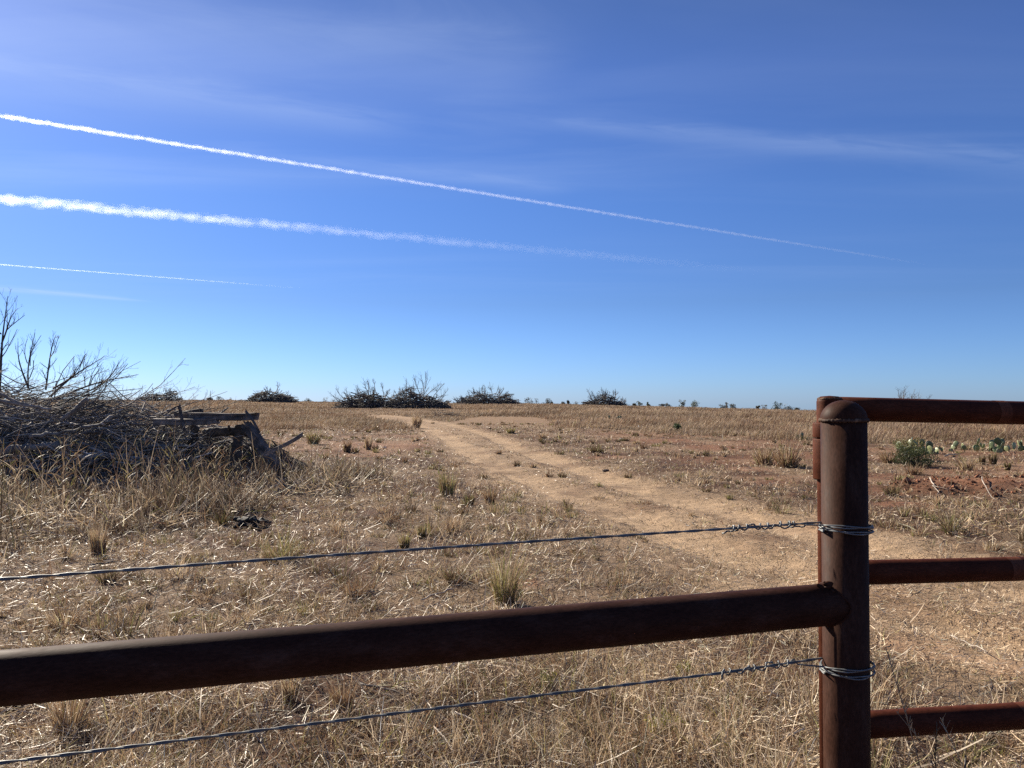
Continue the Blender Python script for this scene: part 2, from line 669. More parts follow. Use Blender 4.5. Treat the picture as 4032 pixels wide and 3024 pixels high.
# ------------------------------------------------------------------ ground, dirt track, dirt mound: one sheet, cut where they meet
fine = np.radians(np.arange(-62, 62.01, 0.22))
coarse = np.radians(np.arange(66, 294.01, 4.0))
ang = np.concatenate([fine, coarse])
rad_ = np.concatenate([[0.4], np.geomspace(0.9, 42, 470), np.geomspace(42, 170, 130)[1:], np.geomspace(170, 3600, 50)[1:]])
R_, A_ = np.meshgrid(rad_, ang, indexing='ij')
GX = R_ * np.sin(A_)
GY = R_ * np.cos(A_)
gx, gy = GX.ravel(), GY.ravel()
gz = T(gx, gy)
rt = rut(gx, gy)
tz = trackzone(gx, gy)
rd = redness(gx, gy)
md = mound(gx, gy)
lit = fbm(gx, gy, 1.1, 13)
soil = np.array([.080, .043, .027])
redc = np.array([.235, .115, .066])
straw = np.array([.200, .142, .092])
tanc = np.array([.350, .246, .152])
far = sstep(20, 60, np.hypot(gx, gy))[:, None]
c = soil + (straw - soil) * (sstep(.38, .62, lit)[:, None] * .75)
c = c * (1 - far) + np.array([.200, .130, .078]) * far
c = c + (redc - c) * np.maximum(rd * .48 + .12 * md, .32 * bare(gx, gy))[:, None]
k = (np.maximum(rt * .92, tz * (.68 - .3 * far[:, 0])) * (1 - .55 * sstep(.42, .7, fbm(gx, gy, .8, 23))) * .9)[:, None]
c = c + (tanc - c) * k
na = len(ang)
nr = len(rad_)
i = np.arange(nr - 1)[:, None] * na + np.arange(na)[None]
j = np.arange(nr - 1)[:, None] * na + (np.arange(na)[None] + 1) % na
quads = np.stack([i, j, j + na, i + na], -1).reshape(-1, 4)[:, ::-1]
gv = np.stack([gx, gy, gz], -1)
fid = np.zeros(len(quads), int)
ftz = np.maximum(tz, rt)[quads].mean(1)
fmd = md[quads].mean(1)
fid[(ftz > .5)] = 1
fid[(fmd > .3)] = 2
for nm, ii in (('ground', 0), ('dirt_track', 1), ('dirt_mound', 2)):
    q = quads[fid == ii]
    used, inv = np.unique(q, return_inverse=True)
    tri = None
    vv, cc = gv[used], c[used]
    if ii == 0:
        first = np.searchsorted(used, np.arange(na))
        vv = np.concatenate([vv, [[0, 0, float(T(np.array([0.]), np.array([0.]))[0])]]])
        cc = np.concatenate([cc, [soil]])
        tri = np.stack([first, np.full(na, len(vv) - 1), np.roll(first, -1)], -1)[:, ::-1]
        tri = tri[:, ::-1]
    me = mesh_np(nm, vv, inv.reshape(-1, 4), tri, cc, True)
    o = link(nm, me, M_GROUND)
    lab = {0: 'dry reddish ranch ground stretching to the horizon', 1: 'sandy two-rut dirt track curving across the pasture towards the gate',
           2: 'low mound of loose red dirt behind the gate'}[ii]
    tag(o, lab, None, None, 'structure')


# ------------------------------------------------------------------ rusty pipe fence
def pipe(name, a, b, r, mat, parent, sides=48, cap=True, seg=2):
    """pipe between two world points, its own axis along local x"""
    a, b = Vector(a), Vector(b)
    Ln = (b - a).length
    tb = Tubes(sides)
    xs = np.linspace(0, Ln, seg)
    pts = np.stack([xs, np.zeros(seg), np.zeros(seg)], -1)
    tb.add(pts, r, (.2, .1, .1), cap=cap)
    me = tb.mesh(name)
    o = link(name, me, mat, parent)
    o.rotation_mode = 'QUATERNION'
    o.rotation_quaternion = (b - a).to_track_quat('X', 'Z')
    o.location = a - (parent.location if parent else Vector((0, 0, 0)))
    return o


def lathe(name, prof, mat, parent, loc, sides=48):
    tb = Tubes(sides)
    tb.add([(0, 0, z) for r, z in prof], [r for r, z in prof], (.2, .1, .1))
    me = tb.mesh(name)
    o = link(name, me, mat, parent)
    o.location = Vector(loc) - (parent.location if parent else Vector((0, 0, 0)))
    return o


PD = 1.85                                    # distance of the post
pc = P(3322, 1660, PD)
PX, PY = pc.x, pc.y
PR = 0.0522
fence = thing('pipe_fence', 'rusty steel pipe fence with a domed round post and one thick horizontal rail', 'fence', (PX, PY, Tz(PX, PY)))
z_cap = P(3322, 1658, PD - PR * .9).z
lathe('post', [(PR, -.25), (PR, z_cap)], M_RUST, fence, (PX, PY, 0))
dome = [(PR * 1.015 * math.cos(t), .047 * math.sin(t)) for t in np.linspace(0, math.pi / 2 - .02, 14)]
cap = lathe('post_cap', [(PR * 1.015, 0.0)] + [(r, z + .001) for r, z in dome], M_RUST, fence, (PX, PY, z_cap + .001))


def bead(name, centre, r, minor, mat, parent, seed, plane=None, arc=(0, 2 * math.pi), n=90):
    rg = np.random.default_rng(seed)
    th = np.linspace(arc[0], arc[1], n)
    rr = minor * (1 + .45 * (vnoise(th * 9, th * 0, .9, seed) - .5) + .3 * np.sin(th * 38))
    if plane is None:
        pts = np.stack([centre[0] + (r) * np.cos(th), centre[1] + r * np.sin(th), centre[2] + .0035 * (vnoise(th * 5, th * 0, 1, seed + 3) - .5)], -1)
    else:
        pts = np.array([plane(t_) for t_ in th])
    tb = Tubes(8)
    off = np.array(parent.location)
    tb.add(pts - off, rr, (.2, .1, .1))
    return link(name, tb.mesh(name), mat, parent)


bead('weld_seam', (PX, PY, z_cap + .001), PR, .0044, M_WELD, fence, 4)
# the rail: from the post to beyond the left edge of the photograph
ra = P(3322, 2374, PD)
rb = P(0, 2671, 1.385)
rdir = (rb - ra).normalized()
RR = 0.0485
rend = ra + rdir * 3.9
pipe('rail', ra + rdir * (PR * .35), rend, RR, M_RUST_R, fence, 56, seg=40)


def saddle(t_):
    # where the rail meets the post
    e1 = rdir.cross(Vector((0, 0, 1))).normalized()
    e2 = e1.cross(rdir).normalized()
    q = e1 * math.cos(t_) * RR + e2 * math.sin(t_) * RR
    s = q.dot(e1)
    d = math.sqrt(max(PR * PR - s * s, 0))
    hd = Vector((rdir.x, rdir.y, 0)).normalized()
    return tuple(ra + q + hd * d)


bead('weld_seam', None, 0, .0026, M_RUST_R, fence, 9, plane=saddle)
# lump of weld on top of that joint
rgw = np.random.default_rng(77)
tbw = Tubes(9)
c0 = np.array(P(3252, 2296, PD - PR * .72)) - np.array(fence.location)
for k in range(6):
    p0 = c0 + rgw.normal(0, 1, 3) * [.008, .002, .004] + np.array([.004, .006, -.013])
    d0 = rgw.normal(0, 1, 3) * [1, .2, .5]
    d0 /= np.linalg.norm(d0)
    tbw.add([p0 + d0 * q_ for q_ in (-.012, -.009, 0, .009, .012)], np.array([.001, .004, .006, .004, .001]) * rgw.uniform(.8, 1.1), (.2, .1, .1))
link('weld_lump', tbw.mesh('weld_lump'), M_RUST, fence)
# second, far post of the same fence, out of the picture on the left, carries the rail's other end
lathe('post', [(PR, -.25), (PR, z_cap)], M_RUST, fence, (rend.x, rend.y, 0), 32)


# ------------------------------------------------------------------ fence wires
def depth_at(px):
    """distance of the fence line at that column"""
    h = 178 + (237 - 178) * (3229 - px) / 3229
    return 1.85 * 178 / h


def smooth_line(pts, n):
    pts = np.array(pts, float)
    d = np.concatenate([[0], np.cumsum(np.linalg.norm(np.diff(pts, axis=0), axis=1))])
    t = np.linspace(0, d[-1], n)
    out = np.stack([np.interp(t, d, pts[:, i]) for i in range(3)], -1)
    for _ in range(12):
        out[1:-1] = out[1:-1] * .5 + .25 * (out[:-2] + out[2:])
    return out, t


def frame(pts):
    tan = np.gradient(pts, axis=0)
    tan /= np.linalg.norm(tan, axis=1, keepdims=True)
    a = np.cross(tan, [0, 0, 1.0])
    a /= np.linalg.norm(a, axis=1, keepdims=True)
    return tan, a, np.cross(tan, a)


def make_wire(label, pix, splice, loopy, seed):
    rg = np.random.default_rng(seed)
    w = thing('fence_wire', label, 'wire', (PX, PY, P(*pix[-1], PD).z), 'twisted wires strained to the round post')
    off = np.array(w.location)
    ctrl = [P(px, py, depth_at(px)) for px, py in pix]
    left = ctrl[0] + (ctrl[0] - ctrl[1]).normalized() * 1.9
    end = Vector((PX - PR * 1.0, PY + .01, ctrl[-1].z))
    pts, t = smooth_line([left] + ctrl[:-1] + [end], 900)
    tan, a, b = frame(pts)
    ph = t / .105 * math.pi * 2 + .5 * np.sin(t * 7)
    for k in (0, 1):
        tb = Tubes(7)
        r = .0019
        tb.add(pts - off + (a * np.cos(ph + k * math.pi)[:, None] + b * np.sin(ph + k * math.pi)[:, None]) * .0015, r)
        link('strand', tb.mesh('strand'), M_WIRE, w)
    # tail wrapped round the line
    px0, px1, turns = splice
    s0 = np.argmin([abs(p[0] / max(p[1], .1) * F + 2016 - px0) for p in pts])
    s1 = np.argmin([abs(p[0] / max(p[1], .1) * F + 2016 - px1) for p in pts])
    n = 420
    tt = np.linspace(s1, s0, n)
    ix = np.clip(tt.astype(int), 0, len(pts) - 1)
    base = pts[ix]
    u_ = np.linspace(0, 1, n)
    wob = u_ + .035 * np.sin(u_ * 19 + seed) + .02 * np.sin(u_ * 43)
    phi = wob * turns * 2 * math.pi
    rr = .0054 + .0032 * vnoise(u_ * 10, u_ * 0, .8, seed)
    rr[-14:] += np.linspace(0, .008, 14)
    bp = base + (a[ix] * np.cos(phi)[:, None] + b[ix] * np.sin(phi)[:, None]) * rr[:, None]
    # then the same wire runs to the post and twice round it
    lp = []
    z0, z1 = (P(3322, yy, PD - PR).z for yy in loopy)
    nwrap = 260
    th0 = math.pi * 1.08
    for k in range(nwrap + 1):
        f = k / nwrap
        th = th0 + f * 2 * math.pi * 2.0
        sway = .004 * math.sin(th + .6 + seed)
        z = z0 + (z1 - z0) * sstep(.38, .62, f) + sway * (1 - .5 * f)
        rr_ = PR + .0028 + .006 * max(0, math.cos(th + .1)) ** 6
        lp.append((PX + rr_ * math.cos(th), PY + rr_ * math.sin(th), float(z)))
    lp = np.array(lp)
    tw = np.linspace(0, 1, len(lp)) * 2 * math.pi * 9
    tn, a2, b2 = frame(lp)
    rad_out = lp - np.array([PX, PY, 0])
    rad_out[:, 2] = 0
    rad_out /= np.linalg.norm(rad_out, axis=1, keepdims=True)
    up = np.array([0, 0, 1.0])
    for k in (0, 1):
        tb = Tubes(7)
        q = lp + rad_out * (.0016 * (1 + np.cos(tw + k * math.pi)))[:, None] + up * (.0026 * np.sin(tw * .4 + k * math.pi))[:, None]
        lead = np.linspace(bp[0], q[0], 24)[:-1]
        seq = np.concatenate([lead, q]) if k else np.concatenate([bp[::-1], lead, q])
        for _ in range(2):
            seq[1:-1] = seq[1:-1] * .5 + .25 * (seq[:-2] + seq[2:])
        tb.add(seq - off, .0019)
        nm = 'tie_loop' if k else 'wrapped_tail'
        link(nm, tb.mesh(nm), M_WIRE, w)
    return w


make_wire('upper twisted galvanised wire wound off at the rusty post above the rail',
          [(0, 2281), (993, 2208), (2005, 2138), (2862, 2082), (3226, 2060)], (2848, 3160, 8.5), (2083, 2104), 3)
make_wire('lower twisted galvanised wire wound off at the rusty post below the rail',
          [(0, 3004), (1400, 2829), (2100, 2741), (2825, 2652), (3226, 2597)], (2828, 3140, 7.0), (2645, 2672), 8)

# ------------------------------------------------------------------ gate
GD = 1.99
g_up = P(3266, 1612, GD)
g_end_dir = Vector((P(4032, 1628, 2.085) - g_up)).normalized()
hd = Vector((g_end_dir.x, g_end_dir.y, 0)).normalized()
gate = thing('pipe_gate', 'reddish rusty pipe gate of three horizontal rails hung behind the domed post', 'gate', (g_up.x, g_up.y, Tz(g_up.x, g_up.y)))
GR = .0315


def gate_rail(y0, y1, r, bands):
    a = P(3266, y0, GD)
    b = P(4032, y1, 2.085)
    d = (b - a).normalized()
    o = pipe('rail', a + d * (GR * .3), a + d * 3.6, r, M_RED, gate, 40, seg=30)
    for (px, wdt) in bands:
        f = (P(px, y1, 2.07) - a).dot(d)
        bo = pipe('sleeve_band', a + d * f, a + d * (f + wdt), r + .0005, M_BAND, gate, 40, False)
    return a, a + d * 3.6


ta, te = gate_rail(1609, 1626, GR, [(3905, .035)])
ma, me_ = gate_rail(2257, 2239, GR, [(3960, .04)])
ba, be = gate_rail(2862, 2817, GR * 1.07, [(4010, .05)])
ua = Vector((ta.x, ta.y, ta.z - .0))
top = ta + Vector((0, 0, GR * .96))
tb_ = Tubes(40)
zz = [(GR, -(ta.z - .18)), (GR, GR * .55), (GR * .93, GR * .8), (GR * .7, GR * 1.0), (GR * .02, GR * 1.06)]
tb_.add([(0, 0, z) for r, z in zz], [r for r, z in zz])
o = link('hinge_upright', tb_.mesh('hinge_upright'), M_RED, gate, ta - gate.location)
for ya, yb in ((1664, 1724), (1727, 1887)):
    za, zb = P(3266, ya, GD).z, P(3266, yb, GD).z
    lathe('hinge_sleeve', [(GR * 1.02, zb - za + 0.0), (.0405, zb - za + .0005), (.0415, zb - za + .003), (.0415, -.003), (.0405, -.0005), (GR * 1.02, 0)][::-1],
          M_RED, gate, (ta.x, ta.y, za), 40)
bead('weld_seam', (ta.x, ta.y, ta.z + GR * .8), GR * .86, .003, M_WELD, gate, 14)
pipe('end_upright', te - Vector((0, 0, te.z - .18)), te + Vector((0, 0, GR)), GR, M_RED, gate, 32)
# hinge strap joining sleeve and post, hidden behind the post
zs = P(3266, 1800, GD).z
pipe('hinge_strap', (ta.x + .01, ta.y - .038, zs), (PX, PY + PR * .9, zs), .012, M_RED, gate, 16)

# ------------------------------------------------------------------ grass: sampling
AZM = 0.80


def polar(n_at, d0, d1, power, amax=AZM, amin=None):
    """points whose density is n_at per m2 at d0 and falls with d^-power"""
    dd = np.linspace(d0, d1, 4000)
    amin = -amax if amin is None else amin
    w = n_at * (d0 / dd) ** power * dd * (amax - amin)
    n = int(np.trapezoid(w, dd)) if hasattr(np, 'trapezoid') else int(np.trapz(w, dd))
    cdf = np.cumsum(w)
    cdf /= cdf[-1]
    d = np.interp(RNG.random(n), cdf, dd)
    az = RNG.uniform(amin, amax, n)
    x, y = d * np.sin(az), d * np.cos(az)
    return x, y, d


PAL = np.array([[.42, .305, .185], [.52, .405, .27], [.30, .205, .120], [.23, .135, .080], [.61, .50, .36], [.35, .295, .13], [.24, .24, .08]])


def colours(n, w, var=.22):
    w = np.asarray(w, float)
    idx = RNG.choice(len(PAL), n, p=w / w.sum())
    c_ = PAL[idx] * (1 + var * RNG.normal(0, 1, (n, 1)))
    return np.clip(c_, .02, .75)


def inside_things(x, y):
    return (np.hypot(x - PX, y - PY) < PR + .02)


parts = []
# short standing grass of the near and middle ground
x, y, d = polar(4300, 2.6, 46, 1.85)
tzv = trackzone(x, y)
rv = rut(x, y)
rdv = redness(x, y)
tuftn = fbm(x, y, .42, 101)
den = sstep(.44, .62, tuftn) * .95 + sstep(.4, .6, fbm(x, y, 2.6, 103)) * .30 * sstep(.3, .5, tuftn) + .05
nearv = 1 - sstep(6, 11, d)
bz = bare(x, y)
den = den * (1 - .4 * tzv * (1 - nearv * .8)) * (1 - .9 * rv * (1 - nearv * .6)) * (1 - .85 * rdv) * (1 - .5 * bz)
keep = (RNG.random(len(x)) < den) & ~inside_things(x, y)
x, y, d, tzv, tuftn, bz = x[keep], y[keep], d[keep], tzv[keep], tuftn[keep], bz[keep]
n = len(x)
clump = fbm(x, y, .34, 107)
h = (.03 + .05 * RNG.random(n)) + .20 * sstep(.54, .78, clump) * RNG.random(n) ** .6 + .06 * sstep(.5, .7, tuftn) * RNG.random(n)
h *= (1 - .55 * tzv) * (1 - .2 * sstep(8, 22, d))
near_strip = (1 - sstep(3.6, 5.0, d)) * sstep(-.05, .12, -(x / y) + .45)
h += near_strip * .12 * RNG.random(n) ** 1.5
wd = np.maximum(RNG.uniform(.0025, .005, n), .0011 * d)
flatb = RNG.random(n) < .45
lean = np.where(flatb, RNG.uniform(.7, 1.45, n), np.abs(RNG.normal(0, .45, n)))
hue = fbm(x, y, .5, 109)
cc = np.where((hue > .5)[:, None], colours(n, [3, 3, 2.4, 1.2, 2.2, .9, .25], .28), colours(n, [2, 1.4, 3.2, 3.2, .7, 1.3, .8], .28) * .85)
cc = cc * (1 - .45 * bz[:, None]) + np.array([.19, .11, .065]) * .45 * bz[:, None]
parts.append(ribbons(np.stack([x, y, T(x, y) - .004], -1), h, RNG.uniform(0, 6.28, n), lean, RNG.uniform(0, 1.1, n), wd, cc, 2))
# rooted clumps
cx_, cy_, cd_ = polar(26, 2.7, 48, 1.2)
pres = sstep(.36, .62, fbm(cx_, cy_, 2.2, 141)) * (1 - .9 * rut(cx_, cy_)) * (1 - .8 * trackzone(cx_, cy_)) * (1 - .75 * redness(cx_, cy_))
kk = RNG.random(len(cx_)) < pres
cx_, cy_, cd_ = cx_[kk], cy_[kk], cd_[kk]
nc = len(cx_)
per = 60
crad = RNG.uniform(.02, .085, nc) * (1 + .6 * (RNG.random(nc) < .3)) * (1 + .5 * sstep(15, 40, cd_))
ch_ = RNG.uniform(.05, .17, nc) * (1 + .8 * (RNG.random(nc) < .25) * (1 - sstep(9, 16, cd_))) * (.6 + .7 * sstep(.4, .7, fbm(cx_, cy_, 1.5, 143)))
ckind = RNG.choice(4, nc, p=[.30, .24, .18, .28])
a_ = RNG.uniform(0, 6.28, (nc, per))
r_ = crad[:, None] * np.sqrt(RNG.random((nc, per)))
x, y = (cx_[:, None] + r_ * np.cos(a_)).ravel(), (cy_[:, None] + r_ * np.sin(a_)).ravel()
n = nc * per
kd_ = np.repeat(ckind, per)
cc = colours(n, [3, 3, 2.4, 1, 2.2, .5, .1], .25)
for k_, w_ in ((1, [.8, .4, 2.4, 4, .2, .4, .1]), (2, [1, .8, 1.4, .6, .4, 2.6, 2.4]), (3, [.3, .1, 2, 3, .05, .8, 1.0])):
    cc = np.where((kd_ == k_)[:, None], colours(n, w_, .25) * (.5 if k_ == 3 else .85), cc)  # darkest kind stands for shadow patches, shade put into the blade colour
dd_ = np.repeat(cd_, per)
parts.append(ribbons(np.stack([x, y, T(x, y) - .006], -1), np.repeat(ch_, per) * RNG.uniform(.4, 1.1, n), a_.ravel() + RNG.normal(0, .6, n),
                     np.abs(RNG.normal(.1, .35, n)), RNG.uniform(0, 1.2, n), np.maximum(RNG.uniform(.0025, .0055, n), .0009 * dd_), cc, 2))
# the taller stand left standing round the foot of the post
x, y, d = polar(1500, 2.6, 4.9, .8, .44, .08)
kk = RNG.random(len(x)) < sstep(.36, .6, fbm(x, y, .35, 161)) * (1 - sstep(4.0, 4.9, d)) * sstep(.06, .2, x / y)
x, y = x[kk], y[kk]
n = len(x)
parts.append(ribbons(np.stack([x, y, T(x, y) - .006], -1), RNG.uniform(.08, .34, n) * (.5 + .7 * fbm(x, y, .4, 163)), RNG.uniform(0, 6.28, n), np.abs(RNG.normal(.1, .32, n)),
                     RNG.uniform(0, .8, n), RNG.uniform(.0025, .005, n), colours(n, [3, 2.6, 2.2, 1.4, 2.4, .5, .15], .25), 3))
v, q, c_ = join_parts(parts)
print('short grass', len(q))
tag(link('dry_grass', mesh_np('dry_grass', v, q, None, c_), M_BLADE), 'short dry straw-coloured grass growing all over the near pasture', None, None, 'stuff')

# lying straw and broken stems
x, y, d = polar(9500, 2.6, 40, 2.1)
pile_ = fbm(x, y, .62, 111)
den = sstep(.42, .58, pile_) * .62 + .38
nearv = 1 - sstep(6, 11, d)
den *= (1 - .35 * trackzone(x, y) * (1 - nearv)) * (1 - .75 * rut(x, y) * (1 - .8 * nearv)) * (1 - .6 * redness(x, y)) * (1 - .7 * bare(x, y))
keep = (RNG.random(len(x)) < den) & ~inside_things(x, y)
x, y, d = x[keep], y[keep], d[keep]
n = len(x)
onpath = trackzone(x, y)
big = RNG.random(n) < .04 * (1 - .8 * onpath)
ln = np.where(big, RNG.uniform(.08, .26, n), RNG.uniform(.03, .14, n) * (1 - .45 * onpath))
ln *= 1 - .35 * sstep(10, 25, d)
az = RNG.normal(0, .9, n) + np.where(RNG.random(n) < .5, 0, math.pi) + 1.2 * (fbm(x, y, 1.2, 115) - .5) * 4
wd = np.where(big, RNG.uniform(.004, .008, n), RNG.uniform(.0022, .0048, n))
wd = np.maximum(wd, .00065 * d)
z = T(x, y) + RNG.random(n) ** 1.5 * .075 * (1 - .6 * onpath)
cc = colours(n, [3, 3, 1.8, 1.6, 3.6, .4, .05], .3)
cc *= (.42 + .55 * sstep(.38, .60, fbm(x, y, .62, 111)))[:, None]
cc[big] = cc[big] * .6 + np.array([.58, .49, .37]) * .4
fv = sstep(6, 14, d)[:, None]
cc = cc * (1 - fv) + np.minimum(cc * .85, np.array([.40, .30, .20])) * fv
v, q, c_ = ribbons(np.stack([x, y, z], -1), ln, az, RNG.normal(1.4, .26, n), RNG.normal(0, .6, n), wd, cc, 2, tip=.6)
print('litter', len(q))
tag(link('straw_litter', mesh_np('straw_litter', v, q, None, c_), M_STRAW), 'loose pale straw and broken stems lying flat over the ground', None, None, 'stuff')

# tall field grass further off
x, y, d = polar(110, 17, 172, 1.30, .85)
tall = ramp_tall(x, y)
patch = fbm(x, y, 5.0, 121)
keep = RNG.random(len(x)) < tall * (.35 + .65 * sstep(.25, .55, fbm(x, y, 1.6, 123)))
x, y, d, patch = x[keep], y[keep], d[keep], patch[keep]
n0 = len(x)
rep = 4
x = np.repeat(x, rep) + RNG.normal(0, .07, n0 * rep)
y = np.repeat(y, rep) + RNG.normal(0, .07, n0 * rep)
d = np.repeat(d, rep)
patch = np.repeat(patch, rep)
n = len(x)
h = (.12 + .27 * RNG.random(n)) * (.45 + .85 * sstep(.3, .68, fbm(x, y, 2.4, 127)) * (.5 + sstep(.3, .6, fbm(x, y, 9, 128)) * .6))
a_ = x / y
h *= 1 - .6 * sstep(55, 75, d) * (1 - sstep(102, 112, d)) * sstep(-.26, -.2, a_) * (1 - sstep(-.08, -.02, a_))
h *= 1 - .35 * sstep(125, 150, d)
wd = np.maximum(RNG.uniform(.003, .006, n), .00055 * d)
ca = colours(n, [3, 2.2, 3, 1.6, 1.0, .5, .1], .18)
cb = colours(n, [1, .4, 2.2, 4, .2, .3, .1], .18)
cc = np.where((sstep(.48, .62, patch) > RNG.random(n))[:, None], cb, ca) * (.28 + .75 * fbm(x, y * .5, 1.7, 129) + .50 * fbm(x, y * .4, 5.5, 130))[:, None]
cc = (cc * .80 + cc.mean(1, keepdims=True) * .20) * np.array([.86, .81, .76])
v, q, c_ = ribbons(np.stack([x, y, T(x, y) - .01], -1), h, RNG.normal(.2, 1.0, n), np.abs(RNG.normal(.15, .35, n)), RNG.uniform(.2, 1.4, n), wd, cc, 2)
print('field grass', len(q))
tag(link('field_grass', mesh_np('field_grass', v, q, None, c_), M_FIELD), 'tall tan and russet grass covering the far pasture', None, None, 'stuff')

# weedy tall grass in front of the near brush pile
x, y, d = polar(2900, 7, 17, 1.0, -.10, -.85)
wv_ = weedy(x, y)
keep = RNG.random(len(x)) < wv_ * (.16 + .84 * sstep(.40, .60, fbm(x, y, .55, 131)))
x, y, d = x[keep], y[keep], d[keep]
n = len(x)
stalk = RNG.random(n) < .016
h = (.10 + .50 * RNG.random(n) ** 1.8) * (.30 + 1.1 * sstep(.3, .7, fbm(x, y, .9, 133))) * (1 - .45 * sstep(-3.6, -1.8, x)) * .75 * (1 - .5 * sstep(9.5, 11.5, y) * (1 - sstep(-.52, -.44, x / y)))
h = np.where(stalk, RNG.uniform(.45, 1.15, n) * (1 - .5 * sstep(-4.6, -2.5, x)), h)
wd = np.maximum(np.where(stalk, RNG.uniform(.008, .013, n), RNG.uniform(.004, .008, n)), .0009 * d)
cc = colours(n, [1.8, 1.2, 3, 4.4, 1.0, .7, .5], .3) * (.32 + .5 * fbm(x, y, .45, 134))[:, None]
cc = cc * .72 + cc.mean(1, keepdims=True) * np.array([.30, .275, .26])
v1 = ribbons(np.stack([x, y, T(x, y) - .01], -1), h, RNG.uniform(0, 6.28, n), np.abs(RNG.normal(0, np.where(stalk, .35, .75), n)), np.where(stalk, .15, RNG.uniform(-.3, .8, n)), wd, cc, 3)
# (the whole patch is darkened and mixed towards grey-brown)
# leaves on the stalks
xs, ys, hs = x[stalk], y[stalk], h[stalk]
lv = []
for k in range(4):
    m_ = len(xs)
    zz_ = T(xs, ys) + hs * RNG.uniform(.25, .85, m_)
    lv.append(ribbons(np.stack([xs + RNG.normal(0, .02, m_), ys, zz_], -1), RNG.uniform(.10, .26, m_), RNG.uniform(0, 6.28, m_), RNG.uniform(.3, .9, m_),
                      RNG.uniform(.2, 1.1, m_), RNG.uniform(.007, .012, m_), colours(m_, [1.2, 1, 1.6, 1.6, .8, 1.2, 1.0]) * .75, 3))
# lying stems
m_ = 1500
xa, ya, da = polar(150, 7, 16, .6, -.12, -.85)
kk = RNG.random(len(xa)) < weedy(xa, ya)
xa, ya = xa[kk], ya[kk]
m_ = len(xa)
lv.append(ribbons(np.stack([xa, ya, T(xa, ya) + RNG.uniform(.01, .12, m_)], -1), RNG.uniform(.08, .42, m_), RNG.uniform(0, 6.28, m_), RNG.normal(1.2, .35, m_),
                  RNG.normal(0, .3, m_), RNG.uniform(.008, .014, m_), colours(m_, [1, 2, .6, .4, 4, .2, .05]), 2, tip=.7))
v, q, c_ = join_parts([v1] + lv)
print('weeds', len(q))
tag(link('weedy_grass', mesh_np('weedy_grass', v, q, None, c_), M_BLADE), 'tangle of tall weedy grass in front of the large brush pile', None, None, 'stuff')


# ------------------------------------------------------------------ brush piles
def greys(rg, k=1.0):
    b = rg.uniform(.08, .34) * k
    w = rg.uniform(-.012, .02)
    return np.array([b + w, b * .93, b * .84 - w * .3])


def twiggy(tb, pts, r0, r1, rg, sub=6, slen=.5, lvl=1, col=None, up=.35, spread=.8, sides=4):
    """a limb with side twigs"""
    pts = np.asarray(pts, float)
    col = greys(rg, .8) if col is None else col
    m = len(pts)
    tb.add(pts, np.linspace(r0, r1, m), col, sides, cap=False)
    tot = np.linalg.norm(np.diff(pts, axis=0), axis=1).sum()
    for s in range(sub):
        f = rg.uniform(.22, .98)
        fi = f * (m - 1)
        i0 = min(int(fi), m - 2)
        p = pts[i0] + (pts[i0 + 1] - pts[i0]) * (fi - i0)
        d = pts[i0 + 1] - pts[i0]
        d = d / (np.linalg.norm(d) + 1e-9)
        sd = rg.normal(0, 1, 3)
        sd -= d * sd.dot(d)
        sd /= np.linalg.norm(sd) + 1e-9
        dr = d * (1 - .45 * spread) + sd * spread * .75 + np.array([0, 0, up])
        dr /= np.linalg.norm(dr)
        ln = slen * (1.15 - .75 * f) * rg.uniform(.5, 1.2)
        k = 5
        q = [p]
        for a in range(k - 1):
            dr = dr + rg.normal(0, .16, 3) + np.array([0, 0, .06])
            dr /= np.linalg.norm(dr)
            q.append(q[-1] + dr * ln / (k - 1))
        rr = (r0 + (r1 - r0) * f) * .6
        if lvl > 0:
            twiggy(tb, q, rr, max(rr * .35, .0018), rg, max(2, sub // 2), ln * .6, lvl - 1, col, up, spread, 3)
        else:
            tb.add(q, np.linspace(rr, max(rr * .3, .0016), k), col, 3, cap=False)


def limb(rg, p0, d, ln, k=6, wob=.14, grav=0.0):
    d = np.asarray(d, float)
    d = d / np.linalg.norm(d)
    q = [np.asarray(p0, float)]
    for a in range(k - 1):
        d = d + rg.normal(0, wob, 3) + np.array([0, 0, grav])
        d /= np.linalg.norm(d)
        q.append(q[-1] + d * ln / (k - 1))
    return np.array(q)


